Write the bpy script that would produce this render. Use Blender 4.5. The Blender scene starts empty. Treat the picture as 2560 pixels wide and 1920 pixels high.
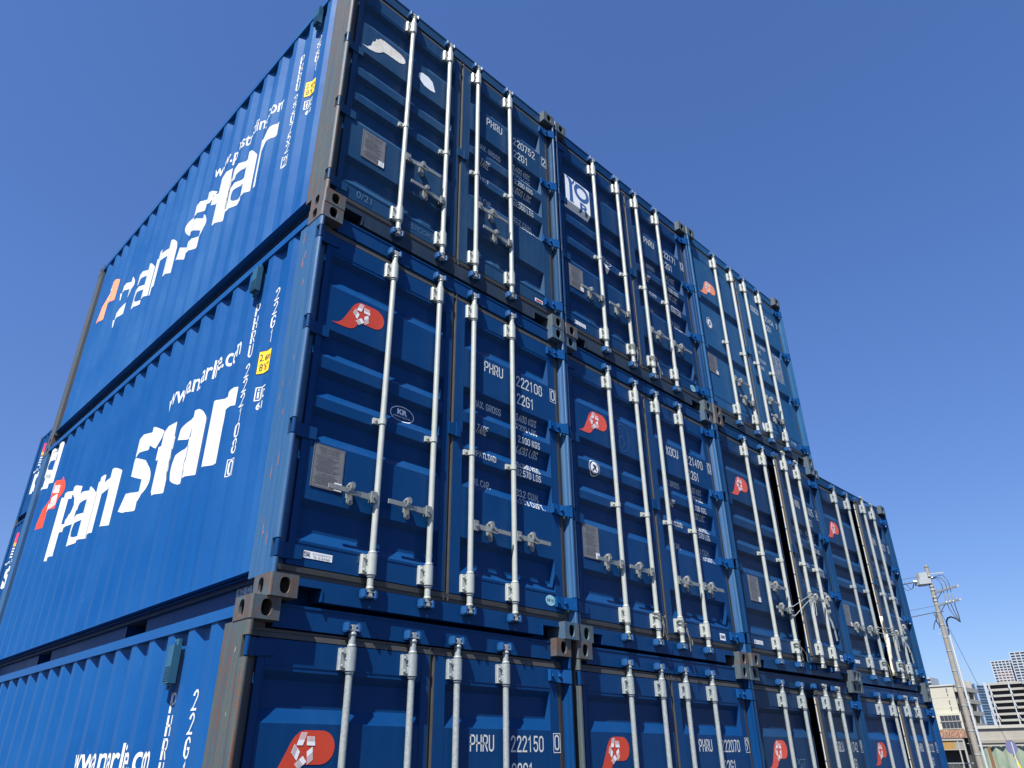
import bpy, bmesh, math, random
from mathutils import Vector, Matrix
R = math.radians
random.seed(7)
scene = bpy.context.scene
COL = scene.collection

# ------------------------------------------------------------------ camera
GZ = 2.591                                    # world height of the middle tier's floor line
CAM = Vector((-1.803, -3.544, 1.825))
YAW, PITCH, ROLL = R(45.244), R(27.306), R(-0.665)
fwd = Vector((math.sin(YAW)*math.cos(PITCH), math.cos(YAW)*math.cos(PITCH), math.sin(PITCH)))
rgt = Vector((math.cos(YAW), -math.sin(YAW), 0))
upv = rgt.cross(fwd)
r2 = math.cos(ROLL)*rgt + math.sin(ROLL)*upv
u2 = -math.sin(ROLL)*rgt + math.cos(ROLL)*upv
cam_data = bpy.data.cameras.new('camera'); cam = bpy.data.objects.new('camera', cam_data); COL.objects.link(cam)
cam.matrix_world = Matrix(((r2.x, u2.x, -fwd.x, CAM.x), (r2.y, u2.y, -fwd.y, CAM.y), (r2.z, u2.z, -fwd.z, CAM.z), (0, 0, 0, 1)))
FPX = 1828.0
cam_data.sensor_width = 36; cam_data.lens = FPX*36/2560
cam_data.clip_start = 0.05; cam_data.clip_end = 6000
scene.camera = cam

# ------------------------------------------------------------------ sky, sun, exposure
SUNV = Vector((2.5, 1.0, -4.15)).normalized()          # the way the light travels
EL = math.asin(-SUNV.z); AZ = math.atan2(-SUNV.x, -SUNV.y)
world = bpy.data.worlds.new("World"); scene.world = world; world.use_nodes = True
nt = world.node_tree; nt.nodes.clear()
wo = nt.nodes.new('ShaderNodeOutputWorld'); bg = nt.nodes.new('ShaderNodeBackground'); sky = nt.nodes.new('ShaderNodeTexSky')
sky.sky_type = 'NISHITA'; sky.sun_disc = False; sky.sun_elevation = EL; sky.sun_rotation = AZ
sky.altitude = 0; sky.air_density = 1.0; sky.dust_density = 0.3; sky.ozone_density = 4.0
# deeper blue overhead, hazier and paler towards the horizon (whole-sky colour balance by elevation)
tcw = nt.nodes.new('ShaderNodeTexCoord'); spx = nt.nodes.new('ShaderNodeSeparateXYZ'); mr = nt.nodes.new('ShaderNodeMapRange')
nt.links.new(tcw.outputs['Generated'], spx.inputs[0]); nt.links.new(spx.outputs[2], mr.inputs[0])
mr.inputs['From Min'].default_value = -.02; mr.inputs['From Max'].default_value = .50
tint = nt.nodes.new('ShaderNodeMixRGB'); tint.inputs[1].default_value = (.72, .76, .96, 1); tint.inputs[2].default_value = (.88, 1.09, 1.50, 1)
nt.links.new(mr.outputs[0], tint.inputs[0])
mulc = nt.nodes.new('ShaderNodeMixRGB'); mulc.blend_type = 'MULTIPLY'; mulc.inputs[0].default_value = 1
nt.links.new(sky.outputs[0], mulc.inputs[1]); nt.links.new(tint.outputs[0], mulc.inputs[2])
nt.links.new(mulc.outputs[0], bg.inputs[0]); bg.inputs[1].default_value = 0.052
nt.links.new(bg.outputs[0], wo.inputs[0])
sun_d = bpy.data.lights.new('sun', 'SUN'); sun = bpy.data.objects.new('sun', sun_d); COL.objects.link(sun)
sun_d.energy = 5.0; sun_d.angle = R(0.5); sun_d.color = (1.0, 0.96, 0.9)
sun.rotation_euler = SUNV.to_track_quat('-Z', 'Y').to_euler(); sun.location = (-20, -10, 40)
scene.view_settings.view_transform = 'Standard'; scene.view_settings.look = 'None'
scene.view_settings.exposure = 1.24; scene.view_settings.gamma = 1

# ------------------------------------------------------------------ materials
MATS = {}
def new_mat(name):
    m = bpy.data.materials.new(name); m.use_nodes = True
    t = m.node_tree; b = t.nodes['Principled BSDF']
    return m, t, b
def N(t, kind, **kw):
    n = t.nodes.new(kind)
    for k, v in kw.items():
        if k in n.inputs: n.inputs[k].default_value = v
        else: setattr(n, k, v)
    return n
def coords(t, scale=(1, 1, 1), rnd=True):
    tc = N(t, 'ShaderNodeTexCoord'); mp = N(t, 'ShaderNodeMapping'); mp.inputs['Scale'].default_value = scale
    t.links.new(tc.outputs['Object'], mp.inputs[0])
    if rnd:
        oi = N(t, 'ShaderNodeObjectInfo'); mu = N(t, 'ShaderNodeMath', operation='MULTIPLY'); mu.inputs[1].default_value = 57.0
        t.links.new(oi.outputs['Random'], mu.inputs[0]); t.links.new(mu.outputs[0], mp.inputs['Location'])
    return mp.outputs[0]
def noise(t, vec, scale, detail=4, rough=.55):
    n = N(t, 'ShaderNodeTexNoise'); n.inputs['Scale'].default_value = scale; n.inputs['Detail'].default_value = detail
    n.inputs['Roughness'].default_value = rough; t.links.new(vec, n.inputs['Vector']); return n.outputs[0]
def ramp(t, fac, a, b, lo=(0, 0, 0, 1), hi=(1, 1, 1, 1)):
    r = N(t, 'ShaderNodeValToRGB'); r.color_ramp.elements[0].position = a; r.color_ramp.elements[1].position = b
    r.color_ramp.elements[0].color = lo; r.color_ramp.elements[1].color = hi
    t.links.new(fac, r.inputs[0]); return r.outputs[0]
def mix(t, fac, c1, c2):
    m = N(t, 'ShaderNodeMixRGB')
    for i, v in ((0, fac), (1, c1), (2, c2)):
        if isinstance(v, (int, float)): m.inputs[i].default_value = v
        elif isinstance(v, tuple): m.inputs[i].default_value = v if len(v) == 4 else v + (1,)
        else: t.links.new(v, m.inputs[i])
    return m.outputs[0]
def mul(t, a, k):
    m = N(t, 'ShaderNodeMath', operation='MULTIPLY'); t.links.new(a, m.inputs[0])
    if isinstance(k, (int, float)): m.inputs[1].default_value = k
    else: t.links.new(k, m.inputs[1])
    return m.outputs[0]
def bump(t, b, h, strength=.2, dist=.002):
    n = N(t, 'ShaderNodeBump'); n.inputs['Strength'].default_value = strength; n.inputs['Distance'].default_value = dist
    t.links.new(h, n.inputs['Height']); t.links.new(n.outputs[0], b.inputs['Normal'])
def c3(h):                                    # sRGB hex to linear
    v = [int(h[i:i+2], 16)/255 for i in (0, 2, 4)]
    return tuple((x/12.92 if x <= .04045 else ((x+.055)/1.055)**2.4) for x in v)

def paint(name, base, chalk, amt=.35, scuff=.12, rust=0.0, rough=.38, spec=.12):
    """container paint: chalky cloudiness, vertical run marks, small scuffs and rust specks"""
    if name in MATS: return MATS[name]
    m, t, b = new_mat(name); v = coords(t, (1, 1, 1))
    big = noise(t, v, 1.3, 5); vs = coords(t, (9, 9, .5)); runs = noise(t, vs, 1.6, 5, .6)
    col = mix(t, mul(t, ramp(t, big, .35, .75), amt), base, chalk)
    col = mix(t, mul(t, ramp(t, runs, .5, .78), amt*.8), col, chalk)
    sc = coords(t, (30, 30, 3)); s1 = noise(t, sc, 3.0, 3, .7)
    col = mix(t, mul(t, ramp(t, s1, .70, .76), scuff*2.2), col, tuple(min(1, x*1.6+.10) for x in chalk))
    if rust:
        rv = noise(t, coords(t, (14, 14, 2.2)), 2.2, 8, .68)
        col = mix(t, ramp(t, rv, .64-rust*.22, .70-rust*.22), col, c3('7a4a33'))
    t.links.new(col, b.inputs['Base Color'])
    b.inputs['Specular IOR Level'].default_value = spec
    rr = N(t, 'ShaderNodeMapRange'); rr.inputs['To Min'].default_value = rough-.08; rr.inputs['To Max'].default_value = rough+.2
    t.links.new(big, rr.inputs[0]); t.links.new(rr.outputs[0], b.inputs['Roughness'])
    bump(t, b, noise(t, v, 2.6, 2), .55, .012)
    MATS[name] = m; return m
def worn(name, p1, p2, rustc, lo, hi, rough=.65, stretch=(18, 18, 6)):
    """heavily worn steel: two paint layers with rust breaking through"""
    if name in MATS: return MATS[name]
    m, t, b = new_mat(name); v = coords(t, stretch)
    a = noise(t, v, 1.0, 6, .65); r = noise(t, v, 1.7, 8, .72); f = noise(t, coords(t, (120, 120, 60)), 1, 4)
    col = mix(t, ramp(t, a, .42, .56), p1, p2)
    col = mix(t, ramp(t, r, lo, hi), col, rustc)
    col = mix(t, mul(t, ramp(t, f, .45, .75), .35), col, tuple(x*.45 for x in rustc))
    t.links.new(col, b.inputs['Base Color']); b.inputs['Roughness'].default_value = rough
    bump(t, b, r, .5, .003)
    MATS[name] = m; return m
def plain(name, c, rough=.5, metal=0.0, var=.12, scale=12, emis=None):
    if name in MATS: return MATS[name]
    m, t, b = new_mat(name); n = noise(t, coords(t), scale, 5)
    col = mix(t, mul(t, ramp(t, n, .35, .75), var*2), c, tuple(x*.55 for x in c))
    t.links.new(col, b.inputs['Base Color']); b.inputs['Roughness'].default_value = rough; b.inputs['Metallic'].default_value = metal
    bump(t, b, n, .15, .002)
    MATS[name] = m; return m

BLUE = (.0105, .090, .345); BLUE2 = (.012, .083, .30); DEEP = (.009, .066, .245)
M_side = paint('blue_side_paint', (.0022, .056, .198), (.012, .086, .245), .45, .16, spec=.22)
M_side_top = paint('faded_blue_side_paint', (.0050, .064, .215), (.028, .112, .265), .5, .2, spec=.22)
M_post_green = worn('worn_grey_green_post_paint', c3('33444e'), c3('414e4c'), c3('5e3825'), .52, .60, .6, (30, 30, 1.3))
M_post_blue = worn('scraped_blue_post_paint', (.008, .070, .19), (.022, .085, .18), c3('5f4a48'), .66, .70, .5, (30, 30, 1.4))
M_cast_rust = worn('rusty_corner_steel', c3('3c4c55'), c3('463f3a'), c3('5d402f'), .50, .66)
M_cast_grey = worn('grey_corner_steel', c3('40505a'), c3('3c4a52'), c3('54443a'), .56, .66)
M_cast_blue = worn('blue_grey_corner_steel', (.025, .075, .14), c3('44525a'), c3('5a4234'), .60, .66)
M_galv = plain('galvanised_rod_steel', c3('a1a6a0'), .42, .15, .16, 22)
M_galv_rough = plain('mottled_galvanised_steel', c3('939b9b'), .5, .25, .35, 60)
M_handle = plain('cast_handle_steel', c3('7c8180'), .5, .25, .25, 40)
M_black = plain('black_rubber_gasket', (.016, .016, .016), .55, 0, .3, 14)
M_grub = plain('dusty_rubber_gasket', (.040, .039, .038), .6, 0, .3, 14)
M_white = plain('white_marking_paint', (.53, .55, .53), .45, 0, .05, 7)
M_white_worn = worn('worn_white_marking_paint', (.53, .55, .53), (.49, .51, .50), (.012, .07, .21), .70, .72, .5, (6, 6, 2.2))
M_orange = plain('orange_red_logo_paint', c3('b83a20'), .45, 0, .08, 6)
M_orange_side = plain('bright_orange_logo_paint', c3('d8421f'), .45, 0, .06, 6)
M_orange_faded = plain('faded_orange_logo_paint', c3('ee9066'), .5, 0, .2, 5)
M_logo_white = plain('logo_white_paint', (.72, .72, .72), .5, 0, .1, 12)
M_yellow = plain('yellow_height_sticker', c3('f0c21e'), .45, 0, .05)
M_ink = plain('black_print', (.02, .02, .025), .5)
M_sticker = plain('white_sticker', (.74, .76, .76), .4, 0, .08)
M_plate = plain('stamped_metal_plate', c3('7d7c7a'), .42, .35, .25, 30)
M_blob = worn('yellowed_adhesive_residue', c3('dcdcd6'), c3('cfcabb'), c3('b9a27c'), .62, .75, .6, (7, 7, 7))
M_chalk = plain('chalk_line', (.05, .11, .19), .8)
M_dark = plain('dark_container_interior', (.012, .012, .013), .9)
M_deck = plain('container_underside_coating', (.012, .018, .028), .8)
M_sill_grey = paint('soiled_grey_blue_sill_paint', (0.01566, 0.02958, 0.0522), (0.0435, 0.05655, 0.07395), .5, .15)
M_keeper = paint('blue_cast_keeper_paint', (0.0087, 0.05655, 0.174), (0.0348, 0.1044, 0.2262), .3, .1)
M_hinge = paint('mid_blue_hinge_paint', (.0015, .046, .165), (.015, .075, .20), .3, .2)
M_cyan = plain('pale_cyan_round_sticker', c3('86b4c0'), .45)
M_rope = plain('grey_rope', c3('8b9191'), .8, 0, .3, 80)
M_rope_dark = plain('dark_soiled_rope', c3('5c5d58'), .9, 0, .4, 80)
M_vent = paint('teal_vent_paint', (0.01566, 0.07395, 0.1392), (0.0435, 0.1131, 0.1566), .4, .2)
M_seal = plain('dark_seal_emblem', (.02, .03, .06), .5)

# ------------------------------------------------------------------ mesh tools
class MB:
    def __init__(s): s.v = []; s.f = []; s.sm = []
    def add(s, vs, fs, smooth=False):
        o = len(s.v); s.v += [tuple(p) for p in vs]; s.f += [tuple(i+o for i in f) for f in fs]; s.sm += [smooth]*len(fs); return s
    def box(s, x0, x1, y0, y1, z0, z1):
        return s.add([(x0, y0, z0), (x1, y0, z0), (x1, y1, z0), (x0, y1, z0), (x0, y0, z1), (x1, y0, z1), (x1, y1, z1), (x0, y1, z1)],
                     [(0, 3, 2, 1), (4, 5, 6, 7), (0, 1, 5, 4), (1, 2, 6, 5), (2, 3, 7, 6), (3, 0, 4, 7)])
    def obox(s, c, ax, ay, az):
        """box from centre and three half-axis vectors"""
        c, ax, ay, az = map(Vector, (c, ax, ay, az)); vs = []
        for k in (-1, 1):
            for j, i in ((-1, -1), (-1, 1), (1, 1), (1, -1)): vs.append(c+i*ax+j*ay+k*az)
        return s.add(vs, [(0, 3, 2, 1), (4, 5, 6, 7), (0, 1, 5, 4), (1, 2, 6, 5), (2, 3, 7, 6), (3, 0, 4, 7)])
    def quad(s, a, b, c, d): return s.add([a, b, c, d], [(0, 1, 2, 3)])
    def tube(s, a, b, r0, r1=None, n=12, caps=True):
        a, b = Vector(a), Vector(b); r1 = r0 if r1 is None else r1
        d = (b-a).normalized(); u = d.orthogonal().normalized(); w = d.cross(u); vs = []
        for p, r in ((a, r0), (b, r1)):
            for i in range(n):
                t = 2*math.pi*i/n; vs.append(p+r*(math.cos(t)*u+math.sin(t)*w))
        s.add(vs, [(i, (i+1) % n, n+(i+1) % n, n+i) for i in range(n)], True)
        if caps: s.add(vs, [tuple(range(n))[::-1], tuple(range(n, 2*n))])
        return s
    def path(s, pts, r, n=8):
        pts = [Vector(p) for p in pts]; vs = []; k = len(pts)
        u = None
        for i, p in enumerate(pts):
            d = (pts[min(i+1, k-1)]-pts[max(i-1, 0)]).normalized()
            u = d.orthogonal().normalized() if u is None else (u-d*u.dot(d)).normalized()
            w = d.cross(u); rr = r[i] if isinstance(r, (list, tuple)) else r
            for j in range(n):
                t = 2*math.pi*j/n; vs.append(p+rr*(math.cos(t)*u+math.sin(t)*w))
        fs = [(i*n+j, i*n+(j+1) % n, (i+1)*n+(j+1) % n, (i+1)*n+j) for i in range(k-1) for j in range(n)]
        s.add(vs, fs, True); s.add(vs[:n], [tuple(range(n))[::-1]]); s.add(vs[-n:], [tuple(range(n))]); return s
    def lathe(s, c, prof, n=14, axis='z'):
        vs = []
        for r, h in prof:
            for i in range(n):
                t = 2*math.pi*i/n; vs.append((c[0]+r*math.cos(t), c[1]+r*math.sin(t), c[2]+h))
        k = len(prof)
        s.add(vs, [(i*n+j, i*n+(j+1) % n, (i+1)*n+(j+1) % n, (i+1)*n+j) for i in range(k-1) for j in range(n)], True)
        s.add(vs[:n], [tuple(range(n))[::-1]]); s.add(vs[-n:], [tuple(range(n))]); return s
    def prism(s, poly, axis, a, b):
        """2-D polygon extruded along axis ('x','y','z') from a to b"""
        def P(p, t): return {'x': (t, p[0], p[1]), 'y': (p[0], t, p[1]), 'z': (p[0], p[1], t)}[axis]
        n = len(poly); vs = [P(p, a) for p in poly]+[P(p, b) for p in poly]
        return s.add(vs, [tuple(range(n))[::-1], tuple(range(n, 2*n))]+[(i, (i+1) % n, n+(i+1) % n, n+i) for i in range(n)])
    def sheet(s, prof, axis, a, b, smooth=False):
        """open 2-D polyline extruded along axis"""
        def P(p, t): return {'x': (t, p[0], p[1]), 'y': (p[0], t, p[1]), 'z': (p[0], p[1], t)}[axis]
        n = len(prof); vs = [P(p, a) for p in prof]+[P(p, b) for p in prof]
        return s.add(vs, [(i, i+1, n+i+1, n+i) for i in range(n-1)], smooth)
    def mesh(s, name, fix=True):
        me = bpy.data.meshes.new(name); me.from_pydata(s.v, [], s.f); me.update()
        for p, q in zip(me.polygons, s.sm): p.use_smooth = q
        if fix:
            bm = bmesh.new(); bm.from_mesh(me); bmesh.ops.recalc_face_normals(bm, faces=bm.faces); bm.to_mesh(me); bm.free()
        me.materials.append(None)
        return me
def link(name, me, mat, parent=None, loc=None, label=None):
    if isinstance(me, MB): me = me.mesh(name)
    o = bpy.data.objects.new(name, me); COL.objects.link(o)
    if len(me.materials) == 0: me.materials.append(None)
    o.material_slots[0].link = 'OBJECT'; o.material_slots[0].material = mat
    if parent: o.parent = parent
    if loc is not None: o.location = loc
    if label: o['label'] = label
    return o
def thing(name, label, cat, loc=(0, 0, 0), rotz=0, group=None):
    o = bpy.data.objects.new(name, None); COL.objects.link(o); o.empty_display_size = .3
    o.location = loc; o.rotation_euler = (0, 0, rotz); o['label'] = label; o['category'] = cat
    if group: o['group'] = group
    return o
def tag(o, label, cat, group=None):
    o['label'] = label; o['category'] = cat
    if group: o['group'] = group
    return o
def struct(o): o['kind'] = 'structure'; return o

# ------------------------------------------------------------------ flat painted markings, folded on to the sheet they are painted on
GL = {}
def glyph_mesh(txt, bold=0.0, shear=0.0):
    key = (txt, bold, shear)
    if key in GL: return GL[key]
    cu = bpy.data.curves.new('t', 'FONT'); cu.body = txt; cu.size = 1; cu.offset = bold; cu.shear = shear; cu.resolution_u = 4
    ob = bpy.data.objects.new('t', cu); COL.objects.link(ob)
    dg = bpy.context.evaluated_depsgraph_get(); me = bpy.data.meshes.new_from_object(ob.evaluated_get(dg))
    v = [(p.co.x, p.co.y) for p in me.vertices]; f = [tuple(p.vertices) for p in me.polygons]
    bpy.data.objects.remove(ob); bpy.data.curves.remove(cu); bpy.data.meshes.remove(me)
    GL[key] = (v, f); return GL[key]
def _a(cx, cy, rx, ry, t0, t1, n=6): return [(cx+rx*math.cos(R(t0+(t1-t0)*i/n)), cy+ry*math.sin(R(t0+(t1-t0)*i/n))) for i in range(n+1)]
K = .22                                       # corner radius of the narrow stencil capitals (box .5 wide, 1 high)
def _pill(x0, y0, x1, y1, k=.20): return _a(x1-k, y1-k, k, k, 90, 0)+_a(x1-k, y0+k, k, k, 0, -90)+_a(x0+k, y0+k, k, k, 270, 180)+_a(x0+k, y1-k, k, k, 180, 90)+[(x1-k, y1)]
_bowl = lambda y0, y1: [(0, y1)]+_a(.28, y1-.22, .22, .22, 90, 0)+_a(.28, y0+.22, .22, .22, 0, -90)+[(0, y0)]
_c = _a(.25, .75, .25, .25, 10, 180)+_a(.25, .25, .25, .25, 180, 350)
GS = {'0': [_pill(0, 0, .5, 1, .24)], '1': [[(.06, .80), (.25, 1), (.25, 0)]], '2': [_a(.25, .76, .24, .24, 175, -20)+[(.0, .0), (.5, 0)]],
 '3': [_a(.24, .76, .23, .24, 170, -60)+[(.18, .54)], [(.18, .54)]+_a(.24, .27, .26, .27, 70, -165, 9)], '4': [[(.36, 0), (.36, 1), (.0, .28), (.5, .28)]],
 '5': [[(.46, 1), (.06, 1), (.04, .56)]+_a(.24, .31, .26, .31, 115, -160, 9)], '6': [[(.42, 1), (.08, .50)], _pill(0, 0, .5, .60, .24)],
 '7': [[(0, 1), (.5, 1), (.16, 0)]], '8': [_pill(.03, .53, .47, 1, .2), _pill(0, 0, .5, .53, .22)], '9': [[(.08, 0), (.42, .50)], _pill(0, .40, .5, 1, .24)],
 'A': [[(0, 0), (.25, 1), (.5, 0)], [(.09, .32), (.41, .32)]], 'B': [[(0, 0), (0, 1)], _bowl(.53, 1), _bowl(0, .53)], 'C': [_c], 'D': [[(0, 0), (0, 1)], _bowl(0, 1)],
 'E': [[(.46, 1), (0, 1), (0, 0), (.46, 0)], [(0, .52), (.38, .52)]], 'F': [[(.46, 1), (0, 1), (0, 0)], [(0, .52), (.38, .52)]], 'G': [_c[:-1]+[(.5, .25), (.5, .46), (.28, .46)]],
 'H': [[(0, 0), (0, 1)], [(.5, 0), (.5, 1)], [(0, .5), (.5, .5)]], 'I': [[(.1, 0), (.1, 1)]], 'K': [[(0, 0), (0, 1)], [(.5, 1), (.03, .42)], [(.16, .58), (.5, 0)]], 'L': [[(0, 1), (0, 0), (.44, 0)]],
 'M': [[(0, 0), (0, 1), (.28, .35), (.56, 1), (.56, 0)]], 'N': [[(0, 0), (0, 1), (.5, 0), (.5, 1)]], 'O': [_pill(0, 0, .5, 1, .24)], 'P': [[(0, 0), (0, 1)], _bowl(.44, 1)],
 'R': [[(0, 0), (0, 1)], _bowl(.46, 1), [(.24, .46), (.5, 0)]], 'S': [_a(.25, .76, .24, .24, 20, 220, 8)+_a(.25, .26, .25, .26, 40, -160, 8)], 'T': [[(0, 1), (.5, 1)], [(.25, 1), (.25, 0)]],
 'U': [[(0, 1)]+_a(.25, .25, .25, .25, 180, 360, 8)+[(.5, 1)]], 'X': [[(0, 0), (.5, 1)], [(0, 1), (.5, 0)]], 'Y': [[(0, 1), (.25, .5), (.5, 1)], [(.25, .5), (.25, 0)]], 'V': [[(0, 1), (.25, 0), (.5, 1)]],
 '.': [[(.0, .0), (.0, .10)]], "'": [[(.0, .8), (.0, 1)]]}
def stroked(txt, w=.115):
    """narrow marking capitals drawn as strokes; returns verts, faces and width (cap height 1)"""
    V, F, x = [], [], 0
    for ch in txt:
        if ch == ' ': x += .42; continue
        for pl in GS.get(ch, []):
            A = []; n = len(pl); closed = abs(pl[0][0]-pl[-1][0])+abs(pl[0][1]-pl[-1][1]) < .02 and n > 8
            for i, (px, py) in enumerate(pl):
                a = pl[i-1] if i else (pl[-2] if closed else pl[0]); b = pl[i+1] if i < n-1 else (pl[1] if closed else pl[-1])
                d1 = (px-a[0], py-a[1]); d2 = (b[0]-px, b[1]-py); l1 = math.hypot(*d1); l2 = math.hypot(*d2)
                u = (d1[0]/l1, d1[1]/l1) if l1 > 1e-6 else (d2[0]/l2, d2[1]/l2); v = (d2[0]/l2, d2[1]/l2) if l2 > 1e-6 else u
                tx, ty = u[0]+v[0], u[1]+v[1]; l = math.hypot(tx, ty)
                if l < .35: tx, ty = u; l = 1
                tx /= l; ty /= l; k = min(1.8, 1/max(.4, abs(tx*u[0]+ty*u[1])))*w/2
                ex = (-u[0]*w*.42 if i == 0 and not closed else u[0]*w*.42 if i == n-1 and not closed else 0); ey = (-u[1]*w*.42 if i == 0 and not closed else u[1]*w*.42 if i == n-1 and not closed else 0)
                A.append(((px+ex-ty*k, py+ey+tx*k), (px+ex+ty*k, py+ey-tx*k)))
            o = len(V)
            for p, q in A: V += [(x+p[0], p[1]), (x+q[0], q[1])]
            F += [(o+2*i, o+2*i+1, o+2*i+3, o+2*i+2) for i in range(n-1)]
        x += {'M': .80, 'I': .42, '.': .22, "'": .2}.get(ch, .74)
    return V, F, x-.24
class Flat:
    """flat artwork in (u, v)"""
    def __init__(s): s.v = []; s.f = []
    def add(s, v, f): o = len(s.v); s.v += v; s.f += [tuple(i+o for i in q) for q in f]; return s
    def text(s, txt, u0, v0, u1, v1, bold=0.0, shear=0.0, fit=True, keep=False):
        """text squeezed into the box u0..u1, v0..v1"""
        v, f = glyph_mesh(txt, bold, shear)
        if not v: return s
        ax = min(p[0] for p in v); bx = max(p[0] for p in v); ay = min(p[1] for p in v); by = max(p[1] for p in v)
        if keep: u1 = u0+(v1-v0)*(bx-ax)/(by-ay)*keep
        sx = (u1-u0)/(bx-ax); sy = (v1-v0)/(by-ay)
        return s.add([(u0+(x-ax)*sx, v0+(y-ay)*sy) for x, y in v], f)
    def cap(s, txt, u0, v0, h, wf=.62, bold=.012, width=None, right=False):
        """text by cap height and width factor, baseline kept"""
        if all(c in GS or c == ' ' for c in txt):
            v, f, wd = stroked(txt, .125+bold*1.2); kx = (width/wd) if width else h*wf
            return s.add([(u0+x*kx, v0+y*h) for x, y in v], f)
        v, f = glyph_mesh(txt, bold)
        if not v: return s
        H, _ = glyph_mesh('H', bold); hh = max(p[1] for p in H)-min(p[1] for p in H); k = h/hh
        ax = min(p[0] for p in v); bx = max(p[0] for p in v); kx = k*wf
        if width: kx = width/(bx-ax)
        off = min(p[1] for p in H)
        return s.add([(u0+(x-ax)*kx, v0+(y-off)*k) for x, y in v], f)
    def poly(s, pts): return s.add(list(pts), [tuple(range(len(pts)))])
    def rect(s, u0, v0, u1, v1): return s.poly([(u0, v0), (u1, v0), (u1, v1), (u0, v1)])
    def frame(s, u0, v0, u1, v1, w):
        return s.rect(u0, v0, u1, v0+w).rect(u0, v1-w, u1, v1).rect(u0, v0+w, u0+w, v1-w).rect(u1-w, v0+w, u1, v1-w)
    def ell(s, cu, cv, a, b, n=28): return s.poly([(cu+a*math.cos(2*math.pi*i/n), cv+b*math.sin(2*math.pi*i/n)) for i in range(n)])
    def ring(s, cu, cv, a, b, w, n=32):
        o = []; i_ = []
        for i in range(n):
            t = 2*math.pi*i/n; o.append((cu+a*math.cos(t), cv+b*math.sin(t))); i_.append((cu+(a-w)*math.cos(t), cv+(b-w)*math.sin(t)))
        return s.add(o+i_, [(i, (i+1) % n, n+(i+1) % n, n+i) for i in range(n)])
    def line(s, pts, w):
        for (a, b), (c, d) in zip(pts, pts[1:]):
            L = math.hypot(c-a, d-b) or 1; nx, ny = -(d-b)/L*w/2, (c-a)/L*w/2
            s.poly([(a+nx, b+ny), (a-nx, b-ny), (c-nx, d-ny), (c+nx, d+ny)])
        return s
    def fold(s, name, cuts_u, cuts_v, fn):
        """cut along fold lines and lift every vertex with fn(u, v) -> xyz"""
        bm = bmesh.new(); vv = [bm.verts.new((x, y, 0)) for x, y in s.v]
        for f in s.f:
            try: bm.faces.new([vv[i] for i in f])
            except ValueError: pass
        bmesh.ops.triangulate(bm, faces=[f for f in bm.faces if len(f.verts) > 4])
        us = [p[0] for p in s.v]; vs = [p[1] for p in s.v]
        for cc, n, lo, hi in ((cuts_u, (1, 0, 0), min(us), max(us)), (cuts_v, (0, 1, 0), min(vs), max(vs))):
            for c in cc:
                if lo < c < hi:
                    bmesh.ops.bisect_plane(bm, geom=bm.verts[:]+bm.edges[:]+bm.faces[:], plane_co=(c*n[0], c*n[1], 0), plane_no=n)
        for q in bm.verts: q.co = Vector(fn(q.co.x, q.co.y))
        me = bpy.data.meshes.new(name); bm.to_mesh(me); bm.free(); me.materials.append(None); return me

# ------------------------------------------------------------------ container dimensions
W, LEN, H = 2.438, 6.058, 2.591
YF, YR = .058, .096                     # door front plane and bottom of its pressed recesses
DZ0, DZ1 = .185, 2.395                  # door leaf, bottom and top
PROF_A = [(.322, YF), (.385, YR), (.518, YR), (.560, YF), (.915, YF), (.978, YR), (1.088, YR), (1.130, YF), (1.200, YF), (1.262, YR),
          (1.358, YR), (1.400, YF), (1.480, YF), (1.545, YR), (1.640, YR), (1.682, YF), (2.005, YF), (2.075, YR), (2.205, YR), (2.245, YF)]
PROF_B = [(.860, YF), (.885, YR), (.945, YR), (.985, YF), (1.560, YF), (1.590, YR), (1.650, YR), (1.690, YF)]
def prof_at(prof, z):
    if z <= prof[0][0] or z >= prof[-1][0]: return YF
    for (a, ya), (b, yb) in zip(prof, prof[1:]):
        if a <= z <= b: return ya+(yb-ya)*(z-a)/(b-a)
    return YF
LEAF = {'left': (.103, 1.197, .150, 1.137), 'right': (1.243, 2.335, 1.325, 2.252)}
HINGE = {'left': Vector((.018, .013, 0)), 'right': Vector((2.420, .013, 0))}
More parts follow.
